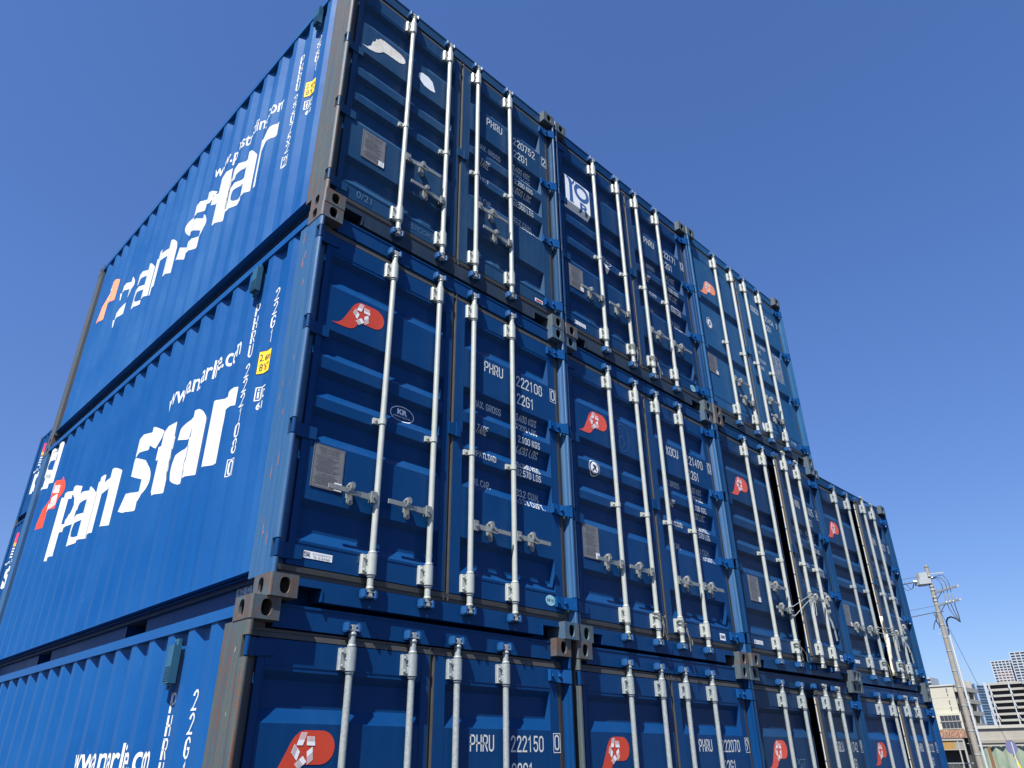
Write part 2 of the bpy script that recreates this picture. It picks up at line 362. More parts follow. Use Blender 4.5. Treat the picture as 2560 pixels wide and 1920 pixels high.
def leaf_mesh(side, prof):
    x0, x1, p0, p1 = LEAF[side]; o = HINGE[side]; m = MB(); s = .014
    zs = [(DZ0, YF)]+prof+[(DZ1, YF)]
    def q(*pts): m.quad(*[(x-o.x, y-o.y, z) for x, y, z in pts])
    def sl(y): return s*(y-YF)/(YR-YF)
    for (za, ya), (zb, yb) in zip(zs, zs[1:]):
        q((p0+sl(ya), ya, za), (p1-sl(ya), ya, za), (p1-sl(yb), yb, zb), (p0+sl(yb), yb, zb))
        if ya > YF or yb > YF:
            q((p0, YF, za), (p0+sl(ya), ya, za), (p0+sl(yb), yb, zb), (p0, YF, zb))
            q((p1-sl(ya), ya, za), (p1, YF, za), (p1, YF, zb), (p1-sl(yb), yb, zb))
    q((x0, YF, DZ0), (p0, YF, DZ0), (p0, YF, DZ1), (x0, YF, DZ1)); q((p1, YF, DZ0), (x1, YF, DZ0), (x1, YF, DZ1), (p1, YF, DZ1))
    yb = .108
    q((x0, YF, DZ0), (x0, YF, DZ1), (x0, yb, DZ1), (x0, yb, DZ0)); q((x1, YF, DZ0), (x1, yb, DZ0), (x1, yb, DZ1), (x1, YF, DZ1))
    q((x0, YF, DZ0), (x0, yb, DZ0), (x1, yb, DZ0), (x1, YF, DZ0)); q((x0, YF, DZ1), (x1, YF, DZ1), (x1, yb, DZ1), (x0, yb, DZ1))
    q((x0, yb, DZ0), (x0, yb, DZ1), (x1, yb, DZ1), (x1, yb, DZ0))
    # weld beads where the frame tubes meet the pressing
    for z in (.308, 2.268):
        m.box(p0-o.x, p1-o.x, YF-.0025-o.y, YF+.004-o.y, z-.002, z+.002)
    for x in (p0-.004, p1+.004):
        m.box(x-.0016-o.x, x+.0016-o.x, YF-.002-o.y, YF+.004-o.y, DZ0+.02, DZ1-.02)
    me = m.mesh('door_leaf', fix=False)
    return me
def gasket_mesh(side):
    x0, x1, _, _ = LEAF[side]; o = HINGE[side]; m = MB()
    gy = YF+.006
    pr = [(gy+.02, 0), (gy-.006, .005), (gy-.003, .034), (gy+.005, .039), (gy+.003, .058), (gy+.02, .062)]
    if side == 'left': x0 -= .02
    m.sheet([(y-o.y, DZ0-.001-h) for y, h in pr], 'x', x0-.03-o.x, x1+.02-o.x)
    m.sheet([(y-o.y, DZ1+.001+h*.8) for y, h in pr], 'x', x0-.03-o.x, x1+.02-o.x)
    if side == 'left': xs = [(x1+.001, 1)]
    else: xs = [(x1+.001, 1), (x0-.001, -1)]
    for x, sg in xs:
        wide = (.9 if side == 'right' else .35) if (side == 'left') == (sg < 0) else .34
        m.sheet([(x+sg*h*wide-o.x, y-o.y) for y, h in pr], 'z', DZ0-.05, DZ1+.045)
    return m.mesh('gasket')
def hinge_mesh(side):
    sg = 1 if side == 'left' else -1; m = MB()
    h0, h1 = -.045, .045
    m.tube((0, 0, h0), (0, 0, h1), .0135, n=14)
    # forged blade: runs from the barrel back to the door frame, deeper at the barrel
    pts = [(.008, -.004), (.05, .012), (.095, .034), (.175, .038)] if side == 'right' else [(.020, .022), (.05, .036), (.095, .042), (.170, .0425)]
    for (xa, ya), (xb, yb) in zip(pts, pts[1:]):
        fa = 1-.35*(xa/.175); fb = 1-.35*(xb/.175)
        m.add([(sg*xa, ya-.007, h0*fa), (sg*xb, yb-.007, h0*fb), (sg*xb, yb-.007, h1*(.9+.1*fb)), (sg*xa, ya-.007, h1*(.9+.1*fa)),
               (sg*xa, ya+.007, h0*fa), (sg*xb, yb+.007, h0*fb), (sg*xb, yb+.007, h1*(.9+.1*fb)), (sg*xa, ya+.007, h1*(.9+.1*fa))],
              [(0, 1, 2, 3), (4, 7, 6, 5), (0, 4, 5, 1), (3, 2, 6, 7), (0, 3, 7, 4), (1, 5, 6, 2)])
    for x, y in ((.085, .022), (.150, .032)) if side == 'right' else ():
        m.tube((sg*x, y-.016, .002), (sg*x, y+.004, .002), .011, n=8)
    if side == 'right': m.box(min(sg*.178, sg*.170), max(sg*.178, sg*.170), .020, .045, -.03, .04)
    m.tube((0, 0, h0-.012), (0, 0, h1+.012), .007, n=8)
    return m.mesh('hinge')
ROD_Y = .025
RODX = {'left': (.625, 1.045), 'right': (1.390, 1.803)}
BR = (.255, 2.325)
def rod_mesh():
    m = MB()
    m.tube((0, 0, .13), (0, 0, 2.445), .0190, n=16)
    for z, s in ((.13, -1), (2.445, 1)):
        m.lathe((0, 0, z), [(.017, 0), (.022, s*.004), (.022, s*.014), (.015, s*.022), (.013, s*.030)] if s > 0 else [(.013, -.030), (.015, -.022), (.022, -.014), (.022, -.004), (.017, 0)])
        zc = z+s*.043
        m.box(-.012, .012, -.014, .014, zc-.014, zc+.014)
        m.box(-.040, .040, -.009, .012, zc+s*.012-.005, zc+s*.012+.005)
        m.box(-.031, .028, -.015, .010, zc-s*.012-.004, zc-s*.012+.004)
        m.obox((.034, -.004, zc), (.007, 0, s*.003), (0, .010, 0), (0, 0, .012))
        m.obox((-.033, -.004, zc+s*.004), (.006, 0, -s*.004), (0, .010, 0), (0, 0, .010))
    return m.mesh('locking_rod')
def bracket_mesh():
    m = MB(); hh = .060
    n = 12; pts = [(-.026, .033)]+[(.0285*math.cos(R(180+180*i/n))*1.0, -.004+.0235*math.sin(R(180+180*i/n))) for i in range(n+1)]+[(.026, .033)]
    m.prism(pts, 'z', -hh, hh)
    m.prism([(-.062, .018), (-.056, .010), (-.024, .010), (-.024, .033), (-.062, .033)], 'z', -hh+.004, hh-.004)
    m.prism([(.024, .016), (.040, .018), (.040, .033), (.024, .033)], 'z', -hh+.006, hh-.006)
    for z in (-hh-.008, hh+.008):
        m.lathe((0, 0, z-.008), [(.021, 0), (.024, .003), (.024, .013), (.021, .016)])
    for z in (-.036, .036):
        m.tube((-.044, -.002, z), (-.044, .02, z), .0095, n=6)
        m.tube((.033, .008, z), (.033, .02, z), .006, n=6)
    m.tube((-.026, -.004, 0), (-.026, .012, 0), .006, n=6)
    return m.mesh('rod_bracket')
def guide_mesh():
    m = MB(); hh = .019; n = 10
    pts = [(-.022, .033)]+[(.0235*math.cos(R(180+180*i/n)), -.002+.021*math.sin(R(180+180*i/n))) for i in range(n+1)]+[(.022, .033)]
    m.prism(pts, 'z', -hh, hh); m.prism([(-.058, .016), (-.022, .010), (-.022, .033), (-.058, .033)], 'z', -hh, hh)
    m.tube((-.042, .002, 0), (-.042, .02, 0), .008, n=6)
    return m.mesh('rod_guide')
def handle_mesh(sg):
    """lever pointing to sg*x from the rod"""
    m = MB()
    m.box(min(sg*.012, sg*.052), max(sg*.012, sg*.052), -.024, -.010, -.034, .036); m.box(min(sg*.014, sg*.050), max(sg*.014, sg*.050), .004, .014, -.030, .032)
    m.tube((sg*.034, -.032, 0), (sg*.034, .02, 0), .009, n=6)
    path = [(.030, -.004, .0, .018), (.12, -.008, .0, .018), (.16, -.018, -.004, .014), (.215, -.022, -.008, .016), (.235, -.024, .0, .0145), (.350, -.024, .0, .014)]
    for (xa, ya, za, ha), (xb, yb, zb, hb) in zip(path, path[1:]):
        m.add([(sg*xa, ya-.005, za-ha), (sg*xb, yb-.005, zb-hb), (sg*xb, yb-.005, zb+hb), (sg*xa, ya-.005, za+ha),
               (sg*xa, ya+.006, za-ha), (sg*xb, yb+.006, zb-hb), (sg*xb, yb+.006, zb+hb), (sg*xa, ya+.006, za+ha)],
              [(0, 1, 2, 3), (4, 7, 6, 5), (0, 4, 5, 1), (3, 2, 6, 7), (0, 3, 7, 4), (1, 5, 6, 2)])
    for i in range(6):                       # embossed grip
        x = .247+i*.016; m.box(min(sg*x, sg*(x+.008)), max(sg*x, sg*(x+.008)), -.0275, -.024, -.007, .007)
    return m.mesh('handle')
def catch_mesh(sg):
    """retainer plate bolted to the door, with a swinging hasp over the lever"""
    m = MB(); x = sg*.185; n = 8
    pts = [(x+.020*math.cos(R(180+180*i/n)), -.058+.020*math.sin(R(180+180*i/n))) for i in range(n+1)]+[(x+.020, .02), (x-.020, .02)]
    m.prism(pts, 'y', .002, .012); m.tube((x, -.006, -.055), (x, .008, -.055), .010, n=8)
    m.box(x-.014, x+.014, .004, .034, -.03, .05)
    m.tube((x, -.018, .044), (x, .012, .044), .019, n=12)
    m.obox((x+sg*.014, -.026, .012), (.022, 0, -sg*.014), (0, .004, 0), (.005, 0, .009))
    m.obox((x-.012, -.020, .026), (.005, 0, .002), (0, .010, 0), (0, 0, .022))
    return m.mesh('handle_catch')
def keeper_mesh(s):
    m = MB()
    m.box(-.046, .046, .024, .034, -.019, .019)
    for sg in (-1, 1):
        pts = [(sg*.022, .026), (sg*.026, .0), (sg*.024, -.010), (sg*.032, -.020), (sg*.044, -.019), (sg*.050, -.008), (sg*.053, .010), (sg*.050, .026)]
        m.prism(pts, 'z', -.019, .019)
        m.prism([(sg*.030, -.012), (sg*.034, -.016), (sg*.050, -.004), (sg*.050, .02), (sg*.030, .02)], 'z', -.026, .026)
    return m.mesh('cam_keeper')

def holed(m, w, h, cx, cz, a, b, fn, depth, x0=0.0, n=32):
    """plate x0..w by 0..h with a stadium hole and its rim; fn(u, v, d) -> xyz"""
    def sq(t):
        c, s = math.cos(t), math.sin(t)
        k = min((w-cx if c > 0 else cx-x0)/abs(c) if abs(c) > 1e-9 else 9, (h-cz if s > 0 else cz)/abs(s) if abs(s) > 1e-9 else 9)
        return cx+c*k, cz+s*k
    ang = sorted([2*math.pi*i/n for i in range(n)]+[math.atan2(v-cz, u-cx) % (2*math.pi) for u in (x0, w) for v in (0, h)])
    outer = [sq(t) for t in ang]
    def st(t):
        c, s = math.cos(t), math.sin(t); return cx+a*math.copysign(abs(c)**.75, c), cz+b*math.copysign(abs(s)**.85, s)
    inner = [st(t) for t in ang]; k = len(ang)
    vs = [fn(u, v, 0) for u, v in outer]+[fn(u, v, 0) for u, v in inner]+[fn(u, v, depth) for u, v in inner]
    m.add(vs, [(i, (i+1) % k, k+(i+1) % k, k+i) for i in range(k)]+[(k+i, k+(i+1) % k, 2*k+(i+1) % k, 2*k+i) for i in range(k)])
def casting_mesh():
    m = MB(); wx, wy, hz, r = .162, .178, .118, .013
    holed(m, wx, hz, .086, .059, .030, .042, lambda u, v, d: (u, d, v), .016, r)
    holed(m, wy, hz, .098, .059, .028, .042, lambda u, v, d: (d, u, v), .016, r)
    arc = [(r-r*math.cos(R(90*i/5)), r-r*math.sin(R(90*i/5))) for i in range(6)]
    m.sheet(arc, 'z', 0, hz, True)
    m.quad((wx, 0, 0), (wx, wy, 0), (wx, wy, hz), (wx, 0, hz)); m.quad((0, wy, 0), (wx, wy, 0), (wx, wy, hz), (0, wy, hz))
    loop = arc+[(wx, 0), (wx, wy), (0, wy)]
    for z in (0, hz): m.add([(x, y, z) for x, y in loop], [tuple(range(len(loop)))])
    m.box(.018, wx-.006, .135, .14, .004, hz-.004); m.box(.135, .14, .018, .134, .004, hz-.004)
    me = m.mesh('corner_casting', fix=False); return me
HZ = [.248, .948, 1.645, 2.343]         # hinge centres
def post_mesh():
    m = MB(); z0, z1 = .118, H-.118
    m.box(.004, .012, .050, .262, z0, z1); m.box(.012, .060, .250, .262, z0, z1)
    m.sheet([(.012, .050), (.040, .052), (.044, .080), (.135, .084)], 'z', z0, z1)      # inner web behind the door edge
    m.sheet([(.013, .050), (.013, .25)], 'z', z0, z1)
    cuts = [z0]+[c for h in HZ for c in (h-.052, h+.052)]+[z1]
    nose = [(.004, .051), (.004, .030), (.004, .014), (.008, .006), (.014, .002), (.022, .001), (.030, .004), (.034, .011), (.034, .034), (.040, .052)]
    for a, b in zip(cuts[::2], cuts[1::2]):
        m.sheet(nose, 'z', a, b, False)
        for z in (a, b): m.add([(x, y, z) for x, y in nose], [tuple(range(len(nose)))])
    return m.mesh('corner_post', fix=False)
def end_post_mesh():
    m = MB(); m.box(.004, .075, LEN-.20, LEN-.006, .118, H-.118); return m.mesh('corner_post')
XO, XI = .012, .048
def wall_profile():
    pts = [(.2625, XI), (.302, XI)]
    y = .370
    while y < 5.70:
        pts += [(y, XO), (y+.072, XO), (y+.140, XI), (y+.210, XI)]; y += .278
    pts = [p for p in pts if p[0] < 5.83]+[(5.858, XI)]
    return pts
WP = wall_profile()
def wall_x(y):
    if y <= .2625: return .004
    for (a, xa), (b, xb) in zip(WP, WP[1:]):
        if a <= y <= b: return xa+(xb-xa)*(y-a)/(b-a)
    return XI
def side_wall_mesh():
    m = MB(); m.sheet([(x, y) for y, x in WP], 'z', .172, 2.500)
    m.sheet([(x+.004, y) for y, x in WP], 'z', .172, 2.500)
    n = len(WP); m.box(.011, .075, .2625, 5.858, .1655, .1715)
    n = len(WP); m.add([(x, y, .172) for y, x in WP]+[(x+.004, y, .172) for y, x in WP], [(i, i+1, n+i+1, n+i) for i in range(n-1)])
    return m.mesh('side_wall', fix=False)
def top_rail_mesh():
    m = MB(); m.box(.004, .064, .178, LEN-.178, 2.499, 2.556); return m.mesh('top_rail')
def bottom_rail_mesh():
    m = MB(); xs = .104
    for a, b in ((.178, 1.890), (2.245, 3.975), (4.335, LEN-.178)): m.box(xs, xs+.006, a, b, .012, .165)
    for a, b in ((1.890, 2.245), (3.975, 4.335)): m.box(xs, xs+.006, a, b, .140, .165); m.box(xs, xs+.3, a-.004, a, .012, .140); m.box(xs, xs+.3, b, b+.004, .012, .140)
    m.box(.050, xs, .182, LEN-.182, .150, .156); m.box(.078, xs, .182, LEN-.182, .128, .134); m.box(xs-.03, .14, .178, LEN-.178, .006, .012)
    return m.mesh('bottom_rail')
def header_mesh():
    m = MB(); m.box(.162, W-.162, YF, .170, 2.452, 2.566); m.box(.136, W-.136, .110, .170, 2.38, 2.452)
    m.box(.162, W-.162, YF-.004, YF+.002, 2.560, 2.572)
    return m.mesh('door_header')
def sill_mesh():
    m = MB(); n0, n1 = .162, .338
    m.box(n1, W-n1, YF, .170, .012, .122)
    for a, b in ((n0, n1), (W-n1, W-n0)):
        m.box(a, b, YF, .170, .084, .122)
        m.box(a, b, YF-.006, YF+.001, .080, .088)
    for x in (n1, W-n1): m.box(x-.005, x+.005, YF-.006, .168, .012, .0795)
    m.box(.15, W-.15, .20, .21, .01, .13)
    m.box(.136, W-.136, .110, .170, .122, .150)
    return m.mesh('door_sill')
def shell_mesh():
    m = MB(); m.box(.08, W-.08, .172, LEN-.05, .125, .150); return m.mesh('floor_deck')
def roof_mesh():
    m = MB(); y = .18; pts = []
    while y < LEN-.2: pts += [(y, 2.562), (y+.09, 2.562), (y+.11, 2.578), (y+.20, 2.578)]; y += .22
    m.sheet([(a, b) for a, b in pts if a < LEN-.1], 'x', .064, W-.064); m.box(.064, W-.064, .12, LEN-.06, 2.545, 2.555)
    return m.mesh('roof_panel')
def end_wall_mesh():
    m = MB(); x = .10; pts = []
    while x < W-.1: pts += [(x, LEN-.012), (x+.08, LEN-.012), (x+.13, LEN-.045), (x+.2, LEN-.045)]; x += .25
    m.sheet([p for p in pts if p[0] < W-.06], 'z', .14, 2.56); m.box(.07, W-.07, LEN-.060, LEN-.050, .1, 2.56)
    m.box(.162, W-.162, LEN-.07, LEN-.004, 2.46, 2.566); m.box(.162, W-.162, LEN-.07, LEN-.004, .012, .16)
    return m.mesh('end_wall')
def vent_mesh():
    m = MB(); m.box(-.030, XO, -.038, .038, 0, .20)
    for i in range(9): m.box(-.033, -.029, -.034, .034, .012+i*.009, .016+i*.009)
    m.box(-.006, XO, -.030, .030, -.03, .235); m.tube((-.012, 0, -.018), (0, 0, -.018), .007, n=8); m.tube((-.012, .01, .22), (0, .01, .22), .007, n=8)
    return m.mesh('vent')
ME = {'leaf': {(s, k): leaf_mesh(s, p) for s in LEAF for k, p in (('A', PROF_A), ('B', PROF_B))}, 'gasket': {s: gasket_mesh(s) for s in LEAF},
      'hinge': {s: hinge_mesh(s) for s in LEAF}, 'rod': rod_mesh(), 'bracket': bracket_mesh(), 'guide': guide_mesh(),
      'handle': {s: handle_mesh(s) for s in (-1, 1)}, 'catch': {s: catch_mesh(s) for s in (-1, 1)}, 'keeper': keeper_mesh(1),
      'casting': casting_mesh(), 'post': post_mesh(), 'endpost': end_post_mesh(), 'wall': side_wall_mesh(), 'toprail': top_rail_mesh(),
      'botrail': bottom_rail_mesh(), 'header': header_mesh(), 'sill': sill_mesh(), 'deck': shell_mesh(), 'roof': roof_mesh(),
      'endwall': end_wall_mesh(), 'vent': vent_mesh()}

# ------------------------------------------------------------------ artwork
def arcpts(cu, cv, a, b, t0, t1, n=10): return [(cu+a*math.cos(R(t0+(t1-t0)*i/n)), cv+b*math.sin(R(t0+(t1-t0)*i/n))) for i in range(n+1)]
# swoosh-tailed emblem, 0..1 wide and 0..1 high on its own box
def emblem_outline():
    p = [(.0, .0)]; p += [(.06, .015), (.13, .06), (.20, .18), (.33, .62)]
    p += [(.36, .74), (.41, .87), (.48, .97), (.55, 1.0), (.80, 1.0)]
    p += arcpts(.80, .66, .20, .34, 90, -90, 14)[1:]
    p += [(.50, .32), (.47, .16), (.42, .06), (.36, .01), (.30, -.01), (.16, -.02)]
    return p
def emblem(f, u0, v0, w, h): return f.poly([(u0+x*w, v0+y*h) for x, y in emblem_outline()])
STAR = [[(.472, .70), (.548, .70), (.595, .96), (.515, .96)], [(.598, .70), (.70, .695), (.69, .88), (.587, .885)], [(.605, .58), (.672, .675), (.69, .42), (.622, .32)],
        [(.562, .495), (.612, .38), (.522, .22), (.467, .335)], [(.522, .575), (.492, .40), (.412, .555), (.447, .735)]]
def star(f, u0, v0, w, h):
    for k, q in enumerate(STAR):
        a, b, c, d = [(u0+(x-.02+(x-.5)*.15)*w, v0+y*h) for x, y in q]
        def L(p, r, t): return (p[0]+(r[0]-p[0])*t, p[1]+(r[1]-p[1])*t)
        f.poly([a, b, L(b, c, .42), L(a, d, .42)])
        for i in range(7):                   # fine hatching that fades the tail of each bar
            s0, s1 = i/7+.02, i/7+.095
            f.poly([L(L(a, d, .42), L(b, c, .42), s0), L(L(a, d, .42), L(b, c, .42), s1), L(d, c, s1), L(d, c, s0)])
    return f
def fold_door(f, name, side, prof, lift=.0014):
    o = HINGE[side]
    return f.fold(name, [], [z for z, _ in prof], lambda u, v: (u-o.x, prof_at(prof, v)-lift-o.y, v))
def fold_side(f, name, lift=.0016):
    return f.fold(name, [-y for y, _ in WP], [], lambda u, v: (wall_x(-u)-lift, -u, v))

def door_text(pre, num, chk, rows, kd=False):
    fs = []
    def T(*a, **k): f = Flat().cap(*a, **k); fs.append(f); return f
    T(pre, 1.535, 1.885, .082, width=.190, bold=.006); T(num, 1.880, 1.882, .084, width=.292, bold=.006)
    T('22G1', 1.885, 1.728, .084, width=.188, bold=.006)
    T(chk, 2.288, 1.893, .082, width=.038, bold=.006).frame(2.272, 1.872, 2.343, 1.990, .005)
    for txt, u, v, w, h in rows: T(txt, u, v, h, width=w, bold=.008)
    return fs
def rows_std(tare, tare2, pay, pay2, lab='PAYLOAD'):
    return [('MAX. GROSS', 1.462, 1.580, .275, .052), ('TARE', 1.470, 1.368, .108, .050), (lab, 1.462, 1.168, .190 if len(lab) > 3 else .10, .046), ('CU. CAP.', 1.455, .965, .170, .048),
            ('30.480 KGS', 1.868, 1.600, .262, .050), ('67.200 LBS', 1.868, 1.520, .262, .050), (tare, 1.890, 1.402, .238, .050), (tare2, 1.892, 1.328, .238, .050),
            (pay, 1.866, 1.196, .262, .048), (pay2, 1.868, 1.130, .262, .048), ('33.2 CU.M.', 1.898, .985, .238, .050), ('1.173 CU.FT.', 1.870, .915, .300, .046)]

def band(f, A, B):
    return f.add(list(A)+list(B), [(i, i+1, len(A)+i+1, len(A)+i) for i in range(len(A)-1)])
def smooth(P, k=5):
    out = []
    for i in range(len(P)-1):
        a, b, c, d = P[max(0, i-1)], P[i], P[i+1], P[min(len(P)-1, i+2)]
        for j in range(k):
            t = j/k; out.append(tuple(.5*(2*b[q]+(c[q]-a[q])*t+(2*a[q]-5*b[q]+4*c[q]-d[q])*t*t+(3*b[q]-a[q]-3*c[q]+d[q])*t**3) for q in (0, 1)))
    return out+[P[-1]]
def stroke(f, pts, w, sx=1, sy=1, u0=0, v0=0):
    A, B = [], []; pts = smooth(pts)
    for i, (x, y) in enumerate(pts):
        a = pts[max(0, i-1)]; b = pts[min(len(pts)-1, i+1)]; dx, dy = b[0]-a[0], b[1]-a[1]; l = math.hypot(dx, dy)
        A.append((u0+(x-dy/l*w/2)*sx, v0+(y+dx/l*w/2)*sy)); B.append((u0+(x+dy/l*w/2)*sx, v0+(y-dx/l*w/2)*sy))
    return band(f, A, B)
def bold_letter(f, ch, u0, v0, w, h):
    T = lambda P: [(u0+x*w, v0+y*h) for x, y in P]
    R_ = lambda a, b, c, d: f.rect(u0+a*w, v0+b*h, u0+c*w, v0+d*h)
    if ch == 'P':
        R_(0, 0, .38, 1); band(f, T([(.38, 1), (.70, 1), (.86, .96), (.96, .85), (1, .68), (.96, .51), (.86, .40), (.70, .36), (.38, .36)]), T([(.38, .88), (.60, .88), (.68, .86), (.74, .80), (.76, .68), (.74, .56), (.68, .50), (.60, .48), (.38, .48)]))
    elif ch == 'a':
        band(f, T(smooth([(.04, .68), (.10, .86), (.30, .98), (.60, 1.0), (.85, .96), (1, .80)])+[(1, .0)]), T(smooth([(.34, .66), (.36, .74), (.44, .82), (.54, .83), (.62, .78), (.65, .66)])+[(.65, .0)]))
        band(f, T(smooth([(.65, .60), (.34, .55), (.08, .44), (0, .26), (.08, .08), (.28, 0), (.50, .03), (.65, .14)])), T(smooth([(.65, .47), (.50, .45), (.38, .40), (.33, .28), (.36, .18), (.43, .14), (.54, .17), (.65, .27)])))
    elif ch == 'n':
        R_(0, 0, .38, 1); band(f, T(smooth([(.38, .86), (.50, .96), (.70, 1.0), (.86, .95), (.97, .84), (1, .68)])+[(1, 0)]), T(smooth([(.38, .66), (.47, .74), (.56, .76), (.65, .72), (.71, .64), (.73, .52)])+[(.73, 0)]))
    elif ch == 'S':
        stroke(f, [(1.0, .78), (.80, .865), (.60, .885), (.40, .87), (.24, .81), (.17, .71), (.24, .61), (.44, .54), (.66, .47), (.82, .38), (.85, .26), (.76, .165), (.56, .115), (.30, .125), (.0, .20)], .235, w, h, u0, v0)
    elif ch == 't':
        f.poly(T([(.42, .10), (.58, 0), (1, 0), (1, .20), (.92, .22), (.92, 1.0), (.42, .88)])); R_(0, .58, .42, .78); R_(.92, .60, 1.0, .78)
    elif ch == 'r':
        R_(0, 0, .42, 1); band(f, T([(.42, .84), (.56, .95), (.76, 1.0), (1, 1)]), T([(.42, .56), (.58, .68), (.76, .72), (1, .72)]))
    elif ch == 'q':
        stroke(f, [(.0, .84), (.35, .88), (.70, .88), (.86, .74), (.80, .52), (.60, .34), (.42, .16), (.0, .10)], .20, w, h, u0, v0)
    return f
def column(f, txt, yc, ztop, hgt, pitch, wd):
    for i, ch in enumerate(txt):
        w = wd*.5 if ch == '1' else wd
        f.cap(ch, -yc-w/2, ztop-i*pitch-hgt, hgt, width=w if ch != '1' else .03)
    return f

def side_marks(parent, wall, style, num, chk, top):
    """white lettering, logo and stickers on a long side; parent is the wall part"""
    z = 0 if style == 'panstar' else .030
    def S(f): link('marking', fold_side(f, 'marking'), M_white, wall)
    S(column(Flat(), 'PHRU', .842, 2.176+z, .092, .1135, .042)); S(column(Flat(), num, .840, 1.682+z, .094, .1115, .042))
    S(column(Flat(), '22G1', .562, 2.176+z, .092, .1130, .042)); S(column(Flat().frame(-.880, .868+z, -.806, .988+z, .006), chk, .842, .974+z, .092, .1, .040))
    f = Flat().frame(-.618, 1.312+z, -.570, 1.412+z, .008); f.rect(-.600, 1.330+z, -.588, 1.378+z).rect(-.600, 1.386+z, -.588, 1.396+z).line([(-.58, 1.400+z), (-.528, 1.410+z)], .010).line([(-.562, 1.315+z), (-.562, 1.400+z)], .010)
    f.text('C', -.552, 1.322+z, -.528, 1.385+z, bold=.02); f.text('61', -.596, 1.245+z, -.532, 1.300+z, bold=.02); S(f)
    b = Flat()
    if style == 'panstar':
        L = [('P', 4.785, 4.060, 1.030, 1.680), ('a', 4.200, 3.640, 1.030, 1.545), ('n', 3.650, 3.010, 1.030, 1.560), ('S', 2.825, 2.255, 1.030, 1.700),
             ('t', 2.258, 1.950, 1.035, 1.620), ('a', 1.795, 1.400, 1.030, 1.560), ('r', 1.225, .895, 1.025, 1.522)]
        for ch, y0, y1, z0, z1 in L: link('letter', fold_side(bold_letter(Flat(), ch, -y0, z0, y0-y1, z1-z0), 'letter', .0018), M_white, wall)
        b.text('www.panstarline.com', -2.250, 1.735, -.930, 1.945, bold=.012)
        link('web_address', fold_side(b, 'web_address', .0018), M_white, wall)
        e = emblem(Flat(), -5.60, 1.480, .82, .465); link('logo', fold_side(e, 'logo', .0018), M_orange_side, wall)
        s = star(Flat(), -5.60, 1.480, .82, .465); link('logo_star', fold_side(s, 'logo_star', .0032), M_logo_white, wall)
        q = Flat().frame(-5.96, 1.99, -5.34, 2.475, .03).poly([(-5.67, 2.02), (-5.47, 2.02), (-5.47, 2.10), (-5.60, 2.16), (-5.67, 2.16)]).rect(-5.87, 2.02, -5.80, 2.26)
        q.ring(-5.60, 2.27, .20, .16, .10).rect(-5.44, 2.02, -5.37, 2.445).poly([(-5.93, 2.445), (-5.60, 2.445), (-5.75, 2.40)])
        link('sign_panel', fold_side(q, 'sign_panel', .0018), M_white, wall)
    elif style == 'lower':
        L = [('q', 4.77, 4.22, 1.13, 1.63), ('a', 4.200, 3.660, 1.03, 1.50), ('n', 3.650, 3.09, 1.03, 1.50), ('S', 2.90, 2.285, 1.02, 1.62),
             ('t', 2.293, 1.950, 1.02, 1.66), ('a', 1.95, 1.43, 1.02, 1.55), ('r', 1.405, 1.10, 1.04, 1.60)]
        for ch, y0, y1, z0, z1 in L: link('letter', fold_side(bold_letter(Flat(), ch, -y0, z0, y0-y1, z1-z0), 'letter', .0018), M_white_worn, wall)
        b.text('www.panstrading.com', -2.34, 1.70, -1.06, 1.91, bold=.015)
        link('web_address', fold_side(b, 'web_address', .0018), M_white_worn, wall)
        e = emblem(Flat(), -5.53, 1.48, .56, .48); link('logo', fold_side(e, 'logo', .0018), M_orange_faded, wall, label='faded orange logo')
        s = star(Flat(), -5.53, 1.48, .56, .48); link('logo_star', fold_side(s, 'logo_star', .0032), M_logo_white, wall)
    # yellow height sticker with black rim
    zt = 1.685 if style == 'panstar' else 1.665
    q = Flat().rect(-.635, zt-.178, -.514, zt); link('height_sticker', fold_side(q, 'height_sticker', .0016), M_ink, wall)
    q = Flat().rect(-.629, zt-.172, -.520, zt-.006); link('height_sticker', fold_side(q, 'height_sticker', .0030), M_yellow, wall)
    q = Flat(); q.text('2.6m', -.622, zt-.080, -.526, zt-.026, bold=.01); q.text("8'6\"", -.616, zt-.156, -.532, zt-.098, bold=.01)
    link('height_print', fold_side(q, 'height_print', .0044), M_ink, wall)

def cross_label(parent, side, prof, u0, v0, w, h, kind):
    s = Flat().rect(u0, v0, u0+w, v0+h); link('sticker', fold_door(s, 'sticker', side, prof, .002), M_sticker, parent)
    t = Flat()
    if kind == 'korean':
        t.text('(주)코리아유필앤컨테이너', u0+w*.30, v0+h*.55, u0+w*.97, v0+h*.85); t.text('TEL. 02-364-9600', u0+w*.34, v0+h*.12, u0+w*.92, v0+h*.42)
        t.text('KS&C', u0+w*.03, v0+h*.60, u0+w*.24, v0+h*.88, bold=.02); t.line([(u0+w*.05, v0+h*.25), (u0+w*.22, v0+h*.52)], .004).line([(u0+w*.08, v0+h*.52), (u0+w*.24, v0+h*.3)], .004)
        m = M_ink
    elif kind == 'cimc': t.text('CIMC', u0+w*.1, v0+h*.3, u0+w*.9, v0+h*.75, bold=.04); m = plain('navy_print', (.01, .03, .12))
    else: t.line([(u0+w*.1, v0+h*.65), (u0+w*.9, v0+h*.65)], .008).line([(u0+w*.1, v0+h*.35), (u0+w*.9, v0+h*.35)], .008); m = plain('red_print', c3('c04848'))
    link('sticker_print', fold_door(t, 'sticker_print', side, prof, .0034), m, parent)
